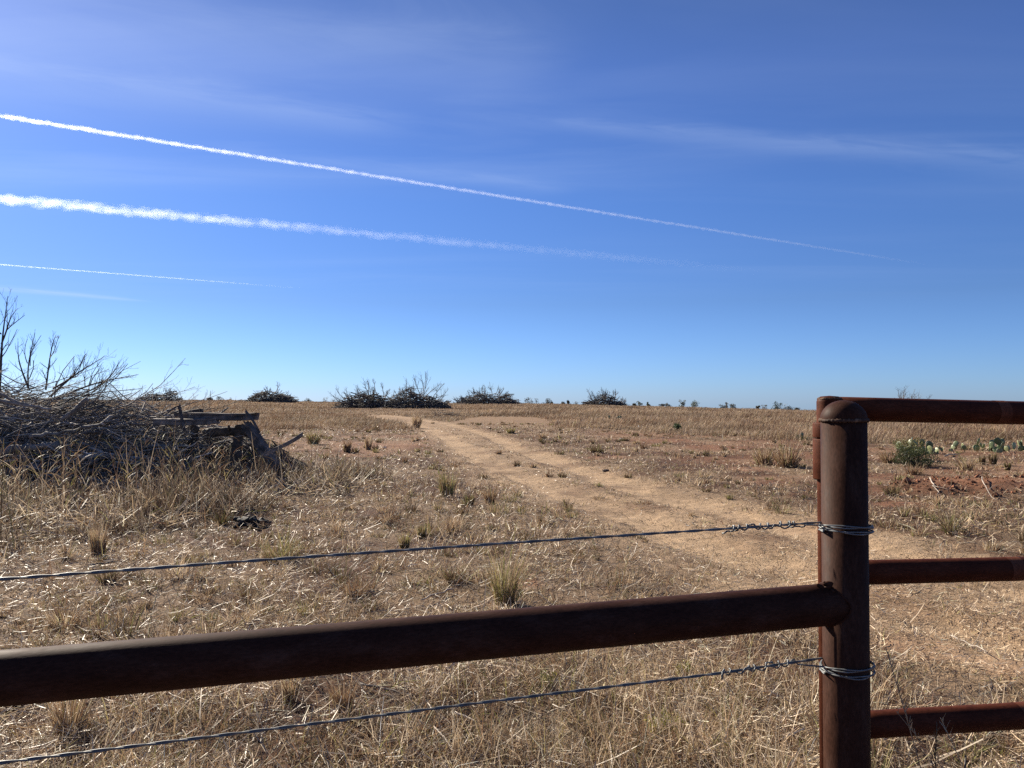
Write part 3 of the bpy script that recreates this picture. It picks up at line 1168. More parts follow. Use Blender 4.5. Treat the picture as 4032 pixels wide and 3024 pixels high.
def far_pile(label, x, y, Wd, Dp, H, n, tw, twh, seed, dens=None, name='brush_pile', rscale=1.0):
    """heap of pushed-up dead brush; the body is a tangle of limbs, the twigs stand out of it"""
    rg = np.random.default_rng(seed)
    z0 = Tz(x, y)
    th = thing(name, label, 'brush pile', (x, y, z0 - .05), 'brush piles scattered over the pasture')
    tb = Tubes(4)
    for i_ in range(n):
        u_ = rg.uniform(-1, 1)
        v_ = rg.uniform(-1, 1)
        env = max(0, 1 - abs(u_) ** 3.2) * (.30 + .78 * vnoise(u_ * 3 + seed, 0, .62, seed)) * max(0, 1 - abs(v_) ** 3)
        z = H * env * rg.uniform(.0, 1.0) ** .75
        az = rg.normal(0, .8) + (math.pi if rg.random() < .5 else 0)
        ln = Wd * rg.uniform(.10, .30)
        dr = np.array([math.cos(az), math.sin(az), rg.normal(.02, .16)])
        p0 = np.array([u_ * Wd / 2, v_ * Dp / 2, z]) - dr * ln * .5
        p0[2] = max(p0[2], .02)
        tb.add(limb(rg, p0, dr, ln, 5, .16), np.linspace(rg.uniform(.02, .075), .012, 5) * rscale, greys(rg, .48), 4, cap=False)
    tb0 = tb
    single = seed < 100
    if single:
        link('tangled_limbs', tb.mesh('tangled_limbs'), M_WOOD, th)
    for (fx, hh, lean) in tw:
        env = max(.1, 1 - abs(fx) ** 2.4)
        p0 = np.array([fx * Wd / 2, rg.uniform(-.25, .25) * Dp, H * env * .6])
        d_ = np.array([lean + rg.normal(0, .12), rg.normal(0, .25), 1.0])
        pl = limb(rg, p0, d_, hh, 6, .12, .03)
        tb = Tubes(4) if single else tb0
        twiggy(tb, pl, .05 * rscale, .016 * rscale, rg, twh, hh * .55, 1, greys(rg, .75), .25, .85, 4)
        if single:
            link('standing_twig', tb.mesh('standing_twig'), M_WOOD, th)
    if not single:
        link('tangled_limbs', tb0.mesh('tangled_limbs'), M_WOOD, th)
    return th


def tw_rand(seed, n, hmin, hmax, edge=True):
    rg = np.random.default_rng(seed)
    out = []
    for i_ in range(n):
        fx = rg.uniform(-.95, .95)
        out.append((fx, rg.uniform(hmin, hmax) * (1 - .35 * abs(fx)), fx * 1.3 if edge else 0))
    return out


def at(px, d):
    return (px - 2016) / F * d


far_pile('big dark brush pile left of the track bend with limbs fanning out to its left', at(1460, 100), 100, 8.2, 5.0, 2.75, 900,
         tw_rand(1, 16, 1.0, 2.2) + [(-.75, 2.6, -1.5), (-.8, 2.4, -1.2), (-.85, 2.0, -1.9), (-.05, 2.3, .1), (.25, 2.3, -.1), (.45, 2.0, .2)], 8, 11)
far_pile('tall bushy brush pile touching its neighbour, with one high bare leafless crown', at(1640, 99), 99, 8.0, 5.0, 2.75, 900,
         tw_rand(2, 16, .9, 1.9) + [(.18, 3.3, .05), (.22, 3.2, .35), (.15, 3.0, -.3), (.5, 2.6, .7), (.3, 2.6, .55), (.65, 2.0, 1.0), (-.3, 2.4, -.2)], 9, 12)
far_pile('brush pile right of the track bend with a pointed twiggy top', at(1915, 150), 150, 11.5, 6, 3.3, 760, tw_rand(3, 26, 1.0, 2.2) + [(.2, 2.6, .1)], 8, 13, rscale=1.25)
far_pile('brush pile on the skyline right of the small round trees', at(2380, 152), 152, 8.0, 5, 2.6, 620, tw_rand(4, 22, 1.0, 2.3) + [(-.6, 2.6, -.8), (.5, 2.2, .3)], 8, 14, rscale=1.25)
far_pile('low mounded brush pile on the skyline above the stacked timbers', at(1070, 146), 146, 8.6, 5, 3.2, 700, tw_rand(5, 10, .8, 1.5) + [(.2, 2.2, .1), (.25, 1.9, .3)], 7, 15, rscale=1.25)
far_pile('flat brush pile on the skyline just right of the big near pile', at(632, 140), 140, 6.6, 4, 2.9, 480, tw_rand(6, 14, .8, 1.7), 7, 16, rscale=1.2)
far_pile('brush pile mostly hidden behind the top gate rail, only twigs showing', at(3560, 150), 150, 9.0, 5, 2.2, 380,
         tw_rand(7, 8, 1.6, 2.6) + [(-.15, 4.2, .1), (-.05, 4.4, .1), (.1, 4.0, 0), (.55, 3.6, .1), (.75, 3.4, .2), (-.2, 4.0, -.1)], 10, 17, rscale=1.2)

# small heaps of grey brush nearer by
for (px, py, wpx, hpx, nn, lab) in [
    (1760, 1642, 110, 50, 110, 'small grey heap of dead brush at the right side of the track bend'),
    (2300, 1664, 62, 24, 60, 'little pile of grey sticks in the short grass right of the track'),
    (3030, 1926, 120, 30, 70, 'flattened heap of grey twigs left of the gate hinge'),
]:
    x, y = G(px, py)
    s_ = y / F
    far_pile(lab, x, y, wpx * s_, wpx * s_ * .7, hpx * s_ * .7, nn, tw_rand(px, 6, hpx * s_ * .5, hpx * s_), 5, px, rscale=.35 if y > 20 else .2)

# ------------------------------------------------------------------ the large near brush pile on the left
ND = 14.2
EX = [-13.5, -11.5, -9.6, -8.6, -7.6, -6.8, -6.2, -5.7, -5.3]
EZ = [.3, 2.0, 1.90, 1.62, 1.50, 1.42, 1.22, .95, .30]
rg = np.random.default_rng(21)
pile = thing('brush_pile', 'large near brush pile of grey limbs rising at the left edge behind the weeds', 'brush pile', (-9.0, ND, Tz(-9, ND)),
             'brush piles scattered over the pasture')
po = np.array(pile.location)
tb = Tubes(5)
for i_ in range(3600):
    x = rg.uniform(-12.9, -5.5)
    Hh = float(np.interp(x, EX, EZ))
    v_ = rg.uniform(-1, 1)
    z = Hh * (1 - abs(v_) ** 2.2) * rg.uniform(.03, 1.0) ** .7
    az = rg.normal(.12, .5) + (math.pi if rg.random() < .35 else 0)
    ln = rg.uniform(.5, 1.9)
    dr = np.array([math.cos(az), math.sin(az) * .8, float(np.clip(rg.normal(.0, .16), -.4, .16))])
    p0 = np.array([x, ND + v_ * 1.7, z]) - dr * ln * .5
    p0[2] = max(p0[2], .03)
    if z > .75 * Hh:
        ln *= .6
    if p0[0] + dr[0] * ln > -4.9:
        continue
    r0 = rg.uniform(.005, .017) if rg.random() < .9 or z > .7 * Hh else rg.uniform(.02, .04)
    lim = limb(rg, p0, dr, ln, 7, .2, -.01)
    if rg.random() < .22:
        twiggy(tb, lim, r0, r0 * .3, rg, 4, ln * .4, 0, greys(rg, .85), .1, .8, 5)
    else:
        tb.add(lim, np.linspace(r0, r0 * .45, 7), greys(rg, 2.0 if rg.random() < .12 else 1.05), 5)  # a few limbs much paler, highlights put into the wood colour
for vv_ in tb.v:
    vv_ -= np.array([po[0], po[1], 0])
link('tangled_limbs', tb.mesh('tangled_limbs'), M_WOOD, pile)
# fine twigs trailing out of it to the right
tb = Tubes(4)
for i_ in range(80):
    x0 = rg.uniform(-10.5, -6.1)
    p0 = np.array([x0, ND + rg.uniform(-1.0, .6), float(np.interp(x0, EX, EZ)) * rg.uniform(.55, .95)])
    d_ = np.array([1.0, rg.normal(0, .25), rg.uniform(-.05, .42)])
    twiggy(tb, limb(rg, p0, d_, rg.uniform(.7, 1.6), 6, .1, .01), rg.uniform(.007, .013), .003, rg, 7, .5, 1, greys(rg, .75), .15, .8, 4)
for vv_ in tb.v:
    vv_ -= np.array([po[0], po[1], 0])
link('trailing_twigs', tb.mesh('trailing_twigs'), M_WOOD, pile)


def px_poly(pix, d, rg, jit=.12, n=14):
    pts = [P(px, py, d + rg.normal(0, jit)) for px, py in pix]
    out, _ = smooth_line(pts, n)
    return out


def dead_sapling(label, stems, seed, d=ND, sub=12, cat='dead branch', name='dead_sapling'):
    rg = np.random.default_rng(seed)
    b0 = P(*stems[0][0][0], d)
    tb = Tubes(5)
    for pix, r0, sl, sb in stems:
        pts = px_poly(pix, d, rg) - np.array(b0)
        twiggy(tb, pts, r0, .004, rg, max(3, int(sb * .75)), sl, 1, np.array([.10, .085, .078]) * rg.uniform(.8, 1.2), .30, .75, 5)
    o = link(name, tb.mesh(name), M_WOOD, None, b0)
    return tag(o, label, cat, 'bare dead branches standing out of the near brush pile')


dead_sapling('tallest bare dead branch, rising from the brush pile at the left edge',
             [([(-5, 1560), (2, 1460), (8, 1380), (5, 1310), (22, 1255), (27, 1200), (31, 1165)], .030, .62, 11),
              ([(5, 1355), (20, 1335), (28, 1290), (45, 1235), (70, 1215)], .017, .50, 9),
              ([(4, 1315), (-25, 1290), (-50, 1240)], .014, .4, 6),
              ([(24, 1300), (60, 1270), (98, 1240)], .010, .32, 6)], 31)
dead_sapling('forked bare dead branch, second from the left edge, with two thin stems',
             [([(112, 1530), (100, 1490), (75, 1440), (68, 1390), (71, 1345)], .018, .36, 8),
              ([(112, 1530), (105, 1450), (118, 1400), (128, 1350), (138, 1310)], .016, .40, 9),
              ([(118, 1440), (118, 1390), (135, 1365), (150, 1335), (162, 1320)], .010, .34, 7),
              ([(108, 1430), (95, 1400), (98, 1350), (108, 1335)], .009, .3, 5)], 32)
dead_sapling('single upright bare dead branch with a bushy tip between two others',
             [([(180, 1535), (190, 1460), (194, 1420), (200, 1370), (213, 1330), (221, 1318)], .017, .42, 12),
              ([(196, 1410), (215, 1385), (222, 1350), (232, 1322)], .009, .3, 7),
              ([(183, 1500), (172, 1470), (165, 1455)], .010, .2, 4)], 33)
dead_sapling('sprawling dead limb sweeping right out of the brush pile in a fan of fine twigs',
             [([(200, 1560), (260, 1500), (320, 1455), (380, 1430), (415, 1400)], .024, .62, 12),
              ([(230, 1570), (330, 1520), (420, 1495), (500, 1485), (545, 1475)], .024, .62, 14),
              ([(250, 1580), (350, 1545), (430, 1505), (460, 1440), (470, 1425)], .018, .55, 10),
              ([(210, 1530), (300, 1478), (318, 1440), (332, 1398)], .020, .42, 11),
              ([(240, 1590), (360, 1545), (460, 1540), (560, 1530)], .016, .5, 10)], 34)


# ------------------------------------------------------------------ logs and timbers lying on the pile
def log(label, a, b, r0, r1, seed, col, name='log', cat='log', group=None, bend=.03, knots=2, d0=ND - 1.6, d1=ND - 1.6):
    rg = np.random.default_rng(seed)
    A, B = np.array(P(*a, d0)), np.array(P(*b, d1))
    n = 18
    t = np.linspace(0, 1, n)
    pts = A + (B - A) * t[:, None]
    side = rg.normal(0, 1, 3)
    Lg = np.linalg.norm(B - A)
    pts += side * (np.sin(t * math.pi * rg.uniform(.8, 1.6)) * bend * Lg)[:, None] + rg.normal(0, .007, (n, 3)) * Lg
    rr = np.linspace(r0, r1, n) * (1 + rg.normal(0, .13, n))
    tb = Tubes(10)
    tb.add(pts - A, rr, col)
    for k in range(knots):
        f = rg.integers(3, n - 3)
        d_ = rg.normal(0, 1, 3)
        d_ /= np.linalg.norm(d_)
        tb.add(limb(rg, pts[f] - A, d_, r0 * rg.uniform(2, 4), 4), np.linspace(r0 * .4, r0 * .22, 4), col, 6)
    o = link(name, tb.mesh(name), M_WOOD, None, A)
    return tag(o, label, cat, group)


GREY = np.array([.19, .17, .15])
PALE = np.array([.33, .28, .23])
DARK = np.array([.10, .09, .085])
LG = 'logs lying on the near brush pile'
log('long pale barkless limb lying level across the upper left of the brush pile', (-60, 1565), (195, 1612), .034, .02, 41, PALE, group=LG)
log('thick grey log jutting from the lower left of the brush pile', (-80, 1800), (230, 1745), .075, .055, 42, GREY, group=LG)
log('dark thick log low down at the left foot of the brush pile', (-120, 1870), (170, 1845), .085, .065, 43, DARK * 1.4, group=LG)
log('grey log slanting up with a pale broken lower end in the brush pile', (245, 1650), (350, 1568), .035, .04, 44, GREY, group=LG)
log('pale stub of a broken limb in the middle of the brush pile', (405, 1670), (440, 1638), .035, .03, 45, PALE, group=LG, knots=0)
log('curved grey limb lying along the middle of the brush pile', (120, 1720), (470, 1655), .032, .02, 46, GREY * .9, group=LG, bend=.06)
log('thin pale limb crossing the top of the brush pile near the left edge', (-40, 1528), (150, 1600), .03, .018, 47, PALE * .8, group=LG)


def timber(label, a, b, w, h, seed, col, d0, d1, tilt=0.0, group=None, name='timber', cat='timber'):
    """a split, weathered post with a roughly square section and checked ends"""
    rg = np.random.default_rng(seed)
    A, B = Vector(P(*a, d0)), Vector(P(*b, d1))
    n = 14
    ax = (B - A).normalized()
    e1 = ax.cross(Vector((0, 0, 1))).normalized()
    e2 = e1.cross(ax).normalized()
    sec = [(-.5, -.4), (-.42, -.5), (.4, -.5), (.5, -.38), (.5, .1), (.44, .14), (.5, .2), (.47, .42), (.36, .5), (-.1, .5), (-.14, .43), (-.2, .5), (-.42, .47), (-.5, .36)]
    V, C_ = [], []
    m = len(sec)
    off = rg.normal(0, .05, m)
    for i_ in range(n):
        t = i_ / (n - 1)
        p = (B - A) * t + e2 * (.012 * math.sin(t * 5 + seed))
        for k, (s1, s2) in enumerate(sec):
            f = 1 + off[k] + rg.normal(0, .03)
            e = rg.normal(0, .03) if i_ in (0, n - 1) else 0
            V.append(p + e1 * s1 * w * f + e2 * s2 * h * f + ax * e)
            C_.append(col * (1 + .25 * rg.normal()))
    Q = []
    for i_ in range(n - 1):
        for k in range(m):
            Q.append((i_ * m + k, i_ * m + (k + 1) % m, (i_ + 1) * m + (k + 1) % m, (i_ + 1) * m + k))
    V.append(Vector((0, 0, 0)))
    V.append(B - A)
    C_ += [col * .6, col * .6]
    tr = []
    for k in range(m):
        tr.append(((k + 1) % m, k, n * m))
        tr.append(((n - 1) * m + k, (n - 1) * m + (k + 1) % m, n * m + 1))
    o = link(name, mesh_np(name, np.array([tuple(x) for x in V]), np.array(Q), np.array(tr), np.clip(np.array(C_), .02, .7)), M_WOOD, None, A)
    return tag(o, label, cat, group)


TG = 'old timbers stacked at the right end of the near brush pile'
BRN = np.array([.13, .11, .095])
timber('top weathered grey timber lying level, its square end sticking out to the right', (720, 1642), (1008, 1638), .15, .13, 51, BRN, 13.6, 13.4, group=TG)
timber('second grey timber under the top one, reaching further left', (608, 1664), (860, 1656), .14, .12, 52, BRN * 1.25, 13.3, 13.5, group=TG)
timber('short dark timber tucked behind the top timber of the stack', (690, 1630), (790, 1622), .13, .10, 53, BRN * .7, 13.9, 13.9, group=TG)
timber('thin stake standing upright against the left end of the timber stack', (727, 1690), (703, 1598), .045, .04, 54, BRN * .8, 13.2, 13.3, group=TG)
timber('thin stick leaning left from the upright stake on the timber stack', (658, 1624), (706, 1598), .02, .02, 55, BRN, 13.2, 13.2, group=TG)
timber('rail leaning steeply down to the right from the timber stack', (968, 1618), (1024, 1702), .035, .03, 56, BRN * .8, 13.3, 13.1, group=TG)
timber('dark thick log sloping down to the right under the timber stack', (968, 1672), (1100, 1850), .15, .14, 57, BRN * 1.0, 13.5, 13.1, group=TG)
timber('splintered board pointing up to the right beyond the timber stack', (1050, 1790), (1192, 1710), .03, .07, 58, BRN * 1.5, 12.9, 13.1, group=TG)
log('dark log lying low beneath the timber stack', (800, 1712), (1000, 1700), .09, .08, 59, BRN * .6, 'timber', 'timber', TG, .02, 1, 13.9, 13.9)
log('dark stump propping up the middle of the timber stack', (750, 1800), (765, 1672), .085, .07, 60, BRN * .5, 'timber', 'timber', TG, .02, 1, 13.9, 13.9)
log('dark stump propping up the right end of the timber stack', (925, 1850), (940, 1668), .10, .08, 61, BRN * .5, 'timber', 'timber', TG, .02, 1, 13.9, 13.9)

# sloping heap of thin sticks at the right foot of the stack
rg = np.random.default_rng(66)
hx, hy = G(1080, 1895)
heap = thing('stick_heap', 'dark sloping heap of thin sticks at the right foot of the timber stack', 'stick heap', (hx, hy + .5, Tz(hx, hy)))
tb = Tubes(4)
for i_ in range(1500):
    u_ = rg.random()
    top_z = float(np.interp(u_, [0, .4, .55, .7, .86, 1], [.8, .85, .80, .50, .22, .03]))
    w_ = rg.uniform(-.55, .55)
    p0 = np.array([-1.5 + u_ * 2.15, w_, top_z * rg.uniform(.05, 1) * (1 - abs(w_) * .7)])
    d_ = np.array([1.0, rg.normal(0, .25), rg.normal(-.35 if u_ < .4 else -.75, .25)])
    ln = rg.uniform(.25, .7)
    q_ = limb(rg, p0 - d_ / np.linalg.norm(d_) * ln * .5, d_, ln, 4, .06)
    q_[:, 2] = np.maximum(q_[:, 2], .01)
    tb.add(q_, rg.uniform(.005, .014), greys(rg, .62), 4)
link('sticks', tb.mesh('sticks'), M_WOOD, heap)

# ------------------------------------------------------------------ grass tufts one can tell apart
TUFTG = 'bunchgrass tufts standing out of the pasture'


def tuft(label, px, py, hpx, wpx, n, kind, seed, spread=.35, stalks=0, name='grass_tuft', group=TUFTG, cat='grass tuft'):
    n = int(n * 1.35)
    rg = np.random.default_rng(seed)
    x, y = G(px, py)
    s = y / F
    hh, ww = hpx * s * 1.12, wpx * s * .5
    pr = ww * .55 * np.sqrt(rg.random(n))
    pa = rg.uniform(0, 6.28, n)
    root = np.stack([pr * np.cos(pa), pr * np.sin(pa), np.full(n, -.005)], -1)
    wts = {'dry': [3, 2.4, 2.6, 1.6, 1, .6, .2], 'green': [1.2, 1, 1.6, .8, .4, 2.4, 2.6], 'red': [1.2, .5, 2.4, 4, .2, .4, .2], 'dark': [.6, .2, 2.2, 2.6, .1, 1.0, 1.2]}[kind]
    cw = np.array(wts, float)
    cc = np.clip(PAL[rg.choice(len(PAL), n, p=cw / cw.sum())] * (1 + .2 * rg.normal(0, 1, (n, 1))), .02, .7)
    cc *= {'dark': .62, 'green': .9, 'red': .9, 'dry': 1.0}[kind]
    wd = np.maximum(rg.uniform(.003, .006, n), .0009 * y)
    az = pa + rg.normal(0, .5, n)
    parts = [ribbons(root, hh * rg.uniform(.45, 1.0, n), az, rg.uniform(0, spread, n), rg.uniform(0, spread * 2, n), wd, cc, 3, face=rg.uniform(0, 6.28, n), rng=rg)]
    if stalks:
        m = stalks
        rt_ = np.stack([rg.normal(0, ww * .2, m), rg.normal(0, ww * .2, m), np.zeros(m)], -1)
        parts.append(ribbons(rt_, hh * rg.uniform(1.1, 1.6, m), rg.uniform(0, 6.28, m), rg.uniform(.1, .4, m), rg.uniform(0, .4, m), np.full(m, max(.004, .001 * y)),
                             np.clip(PAL[rg.choice([0, 5, 6, 2], m)], .02, .7), 4, face=rg.uniform(0, 6.28, m), rng=rg))
    v, q, c_ = join_parts(parts)
    o = link(name, mesh_np(name, v, q, None, c_), M_BLADE, None, (x, y, Tz(x, y)))
    return tag(o, label, cat, group)


TUFTS = [
    ('tall upright olive tuft standing alone on the bare strip left of the track', 1760, 1958, 95, 95, 150, 'green', .18, 8),
    ('feathery tuft with tall yellow-green stems just above the middle of the thick rail', 1990, 2372, 200, 150, 170, 'green', .34, 22),
    ('airy spreading tuft the upper wire passes in front of, left of centre', 1105, 2210, 110, 190, 150, 'green', .55, 14),
    ('narrow upright golden tuft above the upper wire near the left edge', 385, 2180, 115, 85, 150, 'dry', .16, 0),
    ('small round green tuft right behind the upper wire near the middle', 1593, 2164, 62, 62, 120, 'green', .3, 0),
    ('small upright green tuft just above and right of another by the upper wire', 1660, 2116, 55, 52, 110, 'green', .2, 0),
    ('low dark green tuft between the upper wire and the thick rail, near the feathery one', 1790, 2290, 70, 110, 130, 'dark', .6, 0),
    ('shaggy golden tuft above the left end of the thick rail', 255, 2462, 95, 170, 170, 'dry', .6, 0),
    ('broad russet tuft between the upper wire and the rail left of centre', 1400, 2340, 75, 150, 150, 'red', .6, 0),
    ('russet tuft with green tips below the thick rail, left of centre', 1350, 2822, 130, 110, 150, 'red', .3, 0),
    ('upright tuft just below the thick rail on the left with golden blades', 1140, 2780, 100, 80, 120, 'dry', .3, 0),
    ('tall golden tuft under the rail near the left edge behind the lower wire', 270, 2900, 210, 150, 170, 'dry', .3, 6),
    ('dry tuft by the left side of the dark green shrub behind the gate', 3500, 1822, 55, 80, 100, 'red', .5, 0),
    ('dark pointed tuft below the cactus, left of a taller one', 3868, 1832, 34, 30, 70, 'dark', .2, 0),
    ('dark upright tuft below the rightmost cactus', 3910, 1832, 46, 40, 80, 'dark', .2, 0),
    ('small dark tuft nearest the right edge below the cactus', 3968, 1850, 36, 34, 70, 'dark', .25, 0),
    ('dry tuft with one pale arching stem below the cactus', 3806, 1850, 55, 66, 110, 'dry', .5, 3),
    ('dry grey-green tuft right of the post cap, low in the bare ground', 3512, 1952, 60, 90, 110, 'dark', .5, 0),
    ('low brown tuft in front of the dark green shrub behind the gate', 3600, 1868, 45, 110, 130, 'red', .6, 0),
    ('slim brown tuft in the red bare patch left of the track', 1365, 1782, 52, 40, 90, 'red', .25, 0),
    ('grey-brown tuft right of the slim one in the red bare patch', 1450, 1770, 50, 34, 80, 'dry', .25, 0),
    ('thin tuft at the left edge of the track bend', 1640, 1684, 55, 46, 90, 'dry', .3, 3),
    ('grey-green tuft in the short grass right of the track', 2012, 1706, 30, 46, 80, 'green', .5, 0),
    ('low grey tuft by itself right of the track and left of the post', 2346, 1782, 40, 70, 90, 'dark', .7, 0),
    ('pale straw tuft on the right verge of the track', 2137, 1730, 28, 46, 70, 'dry', .4, 0),
    ('green-topped tuft at the foot of the stick heap', 1235, 1750, 60, 70, 120, 'green', .45, 0),
    ('russet tuft just right of the tall olive tuft', 1930, 1985, 62, 60, 110, 'red', .3, 0),
    ('stubby tuft between the tall olive tuft and the russet one', 1850, 1990, 45, 55, 110, 'dark', .3, 0),
    ('large fluffy brown tuft left of the gate hinge at the field edge', 3100, 1840, 95, 130, 190, 'red', .5, 6),
    ('second fluffy brown tuft closer in against the gate hinge', 3010, 1828, 70, 100, 160, 'red', .5, 6),
]
for i_, t_ in enumerate(TUFTS):
    lab, px, py, hp, wp, nn, kd, sp, st = t_
    tuft(lab, px, py, hp, wp, nn, kd, 200 + i_, sp, st)

# yellow-green broomweed bushes near the lower wire
WEEDG = 'yellow-green weeds near the lower wire'
for i_, (lab, px, py, hp, wp) in enumerate([
    ('bright yellow-green weed low in front of the lower wire', 2580, 2900, 120, 110),
    ('yellow-green weed sprig just above the lower wire near its splice', 2690, 2660, 60, 90),
    ('small green and yellow weed touching the middle of the lower wire', 2160, 2720, 70, 90),
    ('second yellow-green weed right beside the brighter one below the lower wire', 2665, 2880, 80, 80),
]):
    rg = np.random.default_rng(300 + i_)
    x, y = G(px, py)
    s = y / F
    tb = Tubes(3)
    hh, ww = hp * s, wp * s * .5
    lp, ln_, laz, lc = [], [], [], []
    for k in range(14):
        a = rg.uniform(0, 6.28)
        d_ = np.array([math.cos(a) * .6, math.sin(a) * .6, 1])
        q_ = limb(rg, (0, 0, 0), d_, hh * rg.uniform(.6, 1.05), 5, .1)
        tb.add(q_, .0012, (.20, .20, .06), 3)
        for m in range(26):
            f = rg.uniform(.35, 1)
            lp.append(q_[min(4, int(f * 4))] + rg.normal(0, .012, 3))
    lp = np.array(lp)
    m = len(lp)
    wd_o = thing('weed', lab, 'weed', (x, y, Tz(x, y)), WEEDG)
    link('stems', tb.mesh('stems'), M_LEAF, wd_o)
    cc = np.where(rg.random((m, 1)) < .3, np.array([[.42, .36, .06]]), np.array([[.24, .25, .07]])) * (1 + .2 * rg.normal(0, 1, (m, 1)))
    v, q, c_ = ribbons(lp, rg.uniform(.008, .018, m), rg.uniform(0, 6.28, m), rg.uniform(0, 1.2, m), rg.uniform(0, .5, m), np.full(m, .004), np.clip(cc, .02, .6), 2,
                       face=rg.uniform(0, 6.28, m), rng=rg)
    link('leaves', mesh_np('leaves', v, q, None, c_), M_LEAF, wd_o)

# dry seed stalks by the post and gate
STG = 'tall dry seed stalks around the post and gate'
for i_, (lab, base, tip, d, r, col) in enumerate([
    ('long dry stalk leaning left across the lowest gate rail', (3620, 3120), (3486, 2548), 1.72, .0019, (.34, .25, .15)),
    ('short brown stalk crossing the lowest gate rail beside a longer one', (3700, 3080), (3690, 2845), 1.72, .0017, (.13, .09, .05)),
    ('dark stubby stalk at the bottom edge right of the post', (3806, 3120), (3805, 2975), 1.72, .0042, (.06, .045, .04)),
    ('pale seed stalk standing close to the left side of the post', (3090, 3100), (3083, 2755), 3.0, .0025, (.42, .33, .22)),
    ('thin pale stalk left of the post with a bent tip', (3160, 3100), (3155, 2765), 3.05, .0025, (.40, .30, .18)),
    ('tall thin stalk rising past the lower wire splice against the post', (3240, 2990), (3178, 2520), 3.1, .0026, (.25, .17, .10)),
    ('tiny dry stalk leaning left beside the lowest gate rail', (3610, 2890), (3530, 2800), 1.72, .0013, (.30, .22, .13)),
    ('pale stalk tips poking above the lowest gate rail', (3740, 2890), (3705, 2825), 1.72, .0013, (.40, .32, .2)),
]):
    rg = np.random.default_rng(330 + i_)
    B = np.array(P(*base, d))
    E_ = np.array(P(*tip, d))
    gz_ = Tz(B[0], B[1])
    if B[2] > gz_:
        dn = (B - E_) / np.linalg.norm(B - E_)
        B = B + dn * (B[2] - gz_) / max(.3, -dn[2])
    t = np.linspace(0, 1, 12)
    pts = B + (E_ - B) * t[:, None]
    pts[:, 0] += .02 * np.sin(t * 3.1) * rg.choice([-1, 1])
    tb = Tubes(5)
    tb.add(pts - B, np.linspace(r, r * .5, 12), col)
    o = link('dry_stalk', tb.mesh('dry_stalk'), M_STRAW, None, B)
    tag(o, lab, 'stalk', STG)
    m = 26
    f = rg.uniform(.82, 1.0, m)
    rp = pts[0] + (pts[-1] - pts[0]) * f[:, None] - B
    rp[:, 0] += np.interp(f, t, pts[:, 0] - (B + (E_ - B) * t[:, None])[:, 0])
    if r < .004:
        v, q, c_ = ribbons(rp, rg.uniform(.01, .03, m), rg.uniform(0, 6.28, m), rg.uniform(.1, .6, m), rg.uniform(0, .4, m), np.full(m, .0028),
                           np.clip(np.array([col]) * (1.1 + .2 * rg.normal(0, 1, (m, 1))), .02, .7), 2, face=rg.uniform(0, 6.28, m), rng=rg)
        link('seed_head', mesh_np('seed_head', v, q, None, c_), M_STRAW, o)


# ------------------------------------------------------------------ prickly pears and the dark shrub behind the gate
def mat_cactus():
    m, t, out = new_mat('cactus_skin')
    tcn = t.nodes.new('ShaderNodeTexCoord')
    n = t.nodes.new('ShaderNodeTexNoise')
    n.inputs['Scale'].default_value = 14
    n.inputs['Detail'].default_value = 5
    L(t, tcn.outputs['Object'], n.inputs['Vector'])
    oi = t.nodes.new('ShaderNodeObjectInfo')
    a = ramp(t, oi.outputs['Random'], [(0, (.075, .105, .042)), (.5, (.135, .17, .07)), (1, (.25, .27, .13))])
    vo = t.nodes.new('ShaderNodeTexVoronoi')
    vo.inputs['Scale'].default_value = 26
    L(t, tcn.outputs['Object'], vo.inputs['Vector'])
    c_ = mixc(t, 1.0, a, ramp(t, n.outputs[0], [(.3, .75), (.7, 1.3)]), 'MULTIPLY')
    c_ = mixc(t, ramp(t, vo.outputs['Distance'], [(.08, .8), (.2, 0.0)]), c_, (.30, .27, .18))
    pr = t.nodes.new('ShaderNodeBsdfPrincipled')
    L(t, c_, pr.inputs['Base Color'])
    pr.inputs['Roughness'].default_value = .42
    pr.inputs['Specular IOR Level'].default_value = .5
    L(t, pr.outputs[0], out.inputs[0])
    return m


M_CACTUS = mat_cactus()


def pad_mesh(seed):
    rg = np.random.default_rng(seed)
    nu, nv = 20, 12
    V = []
    for i_ in range(nv + 1):
        ph = math.pi * i_ / nv
        for k in range(nu):
            th = 2 * math.pi * k / nu
            z = (1 - math.cos(ph)) / 2
            r = math.sin(ph) * .42 * (.62 + .5 * z)
            x = r * math.cos(th)
            y = r * math.sin(th) * .16 + .05 * (z - .3) ** 2 * rg.normal(0, .2)
            V.append((x * (1 + .03 * math.sin(5 * th + seed)), y, z))
    Q = []
    for i_ in range(nv):
        for k in range(nu):
            Q.append((i_ * nu + k, i_ * nu + (k + 1) % nu, (i_ + 1) * nu + (k + 1) % nu, (i_ + 1) * nu + k))
    me = mesh_np('pad', np.array(V), np.array(Q), None, None, True)
    me.materials.append(M_CACTUS)
    return me


PADS = [pad_mesh(s) for s in range(4)]


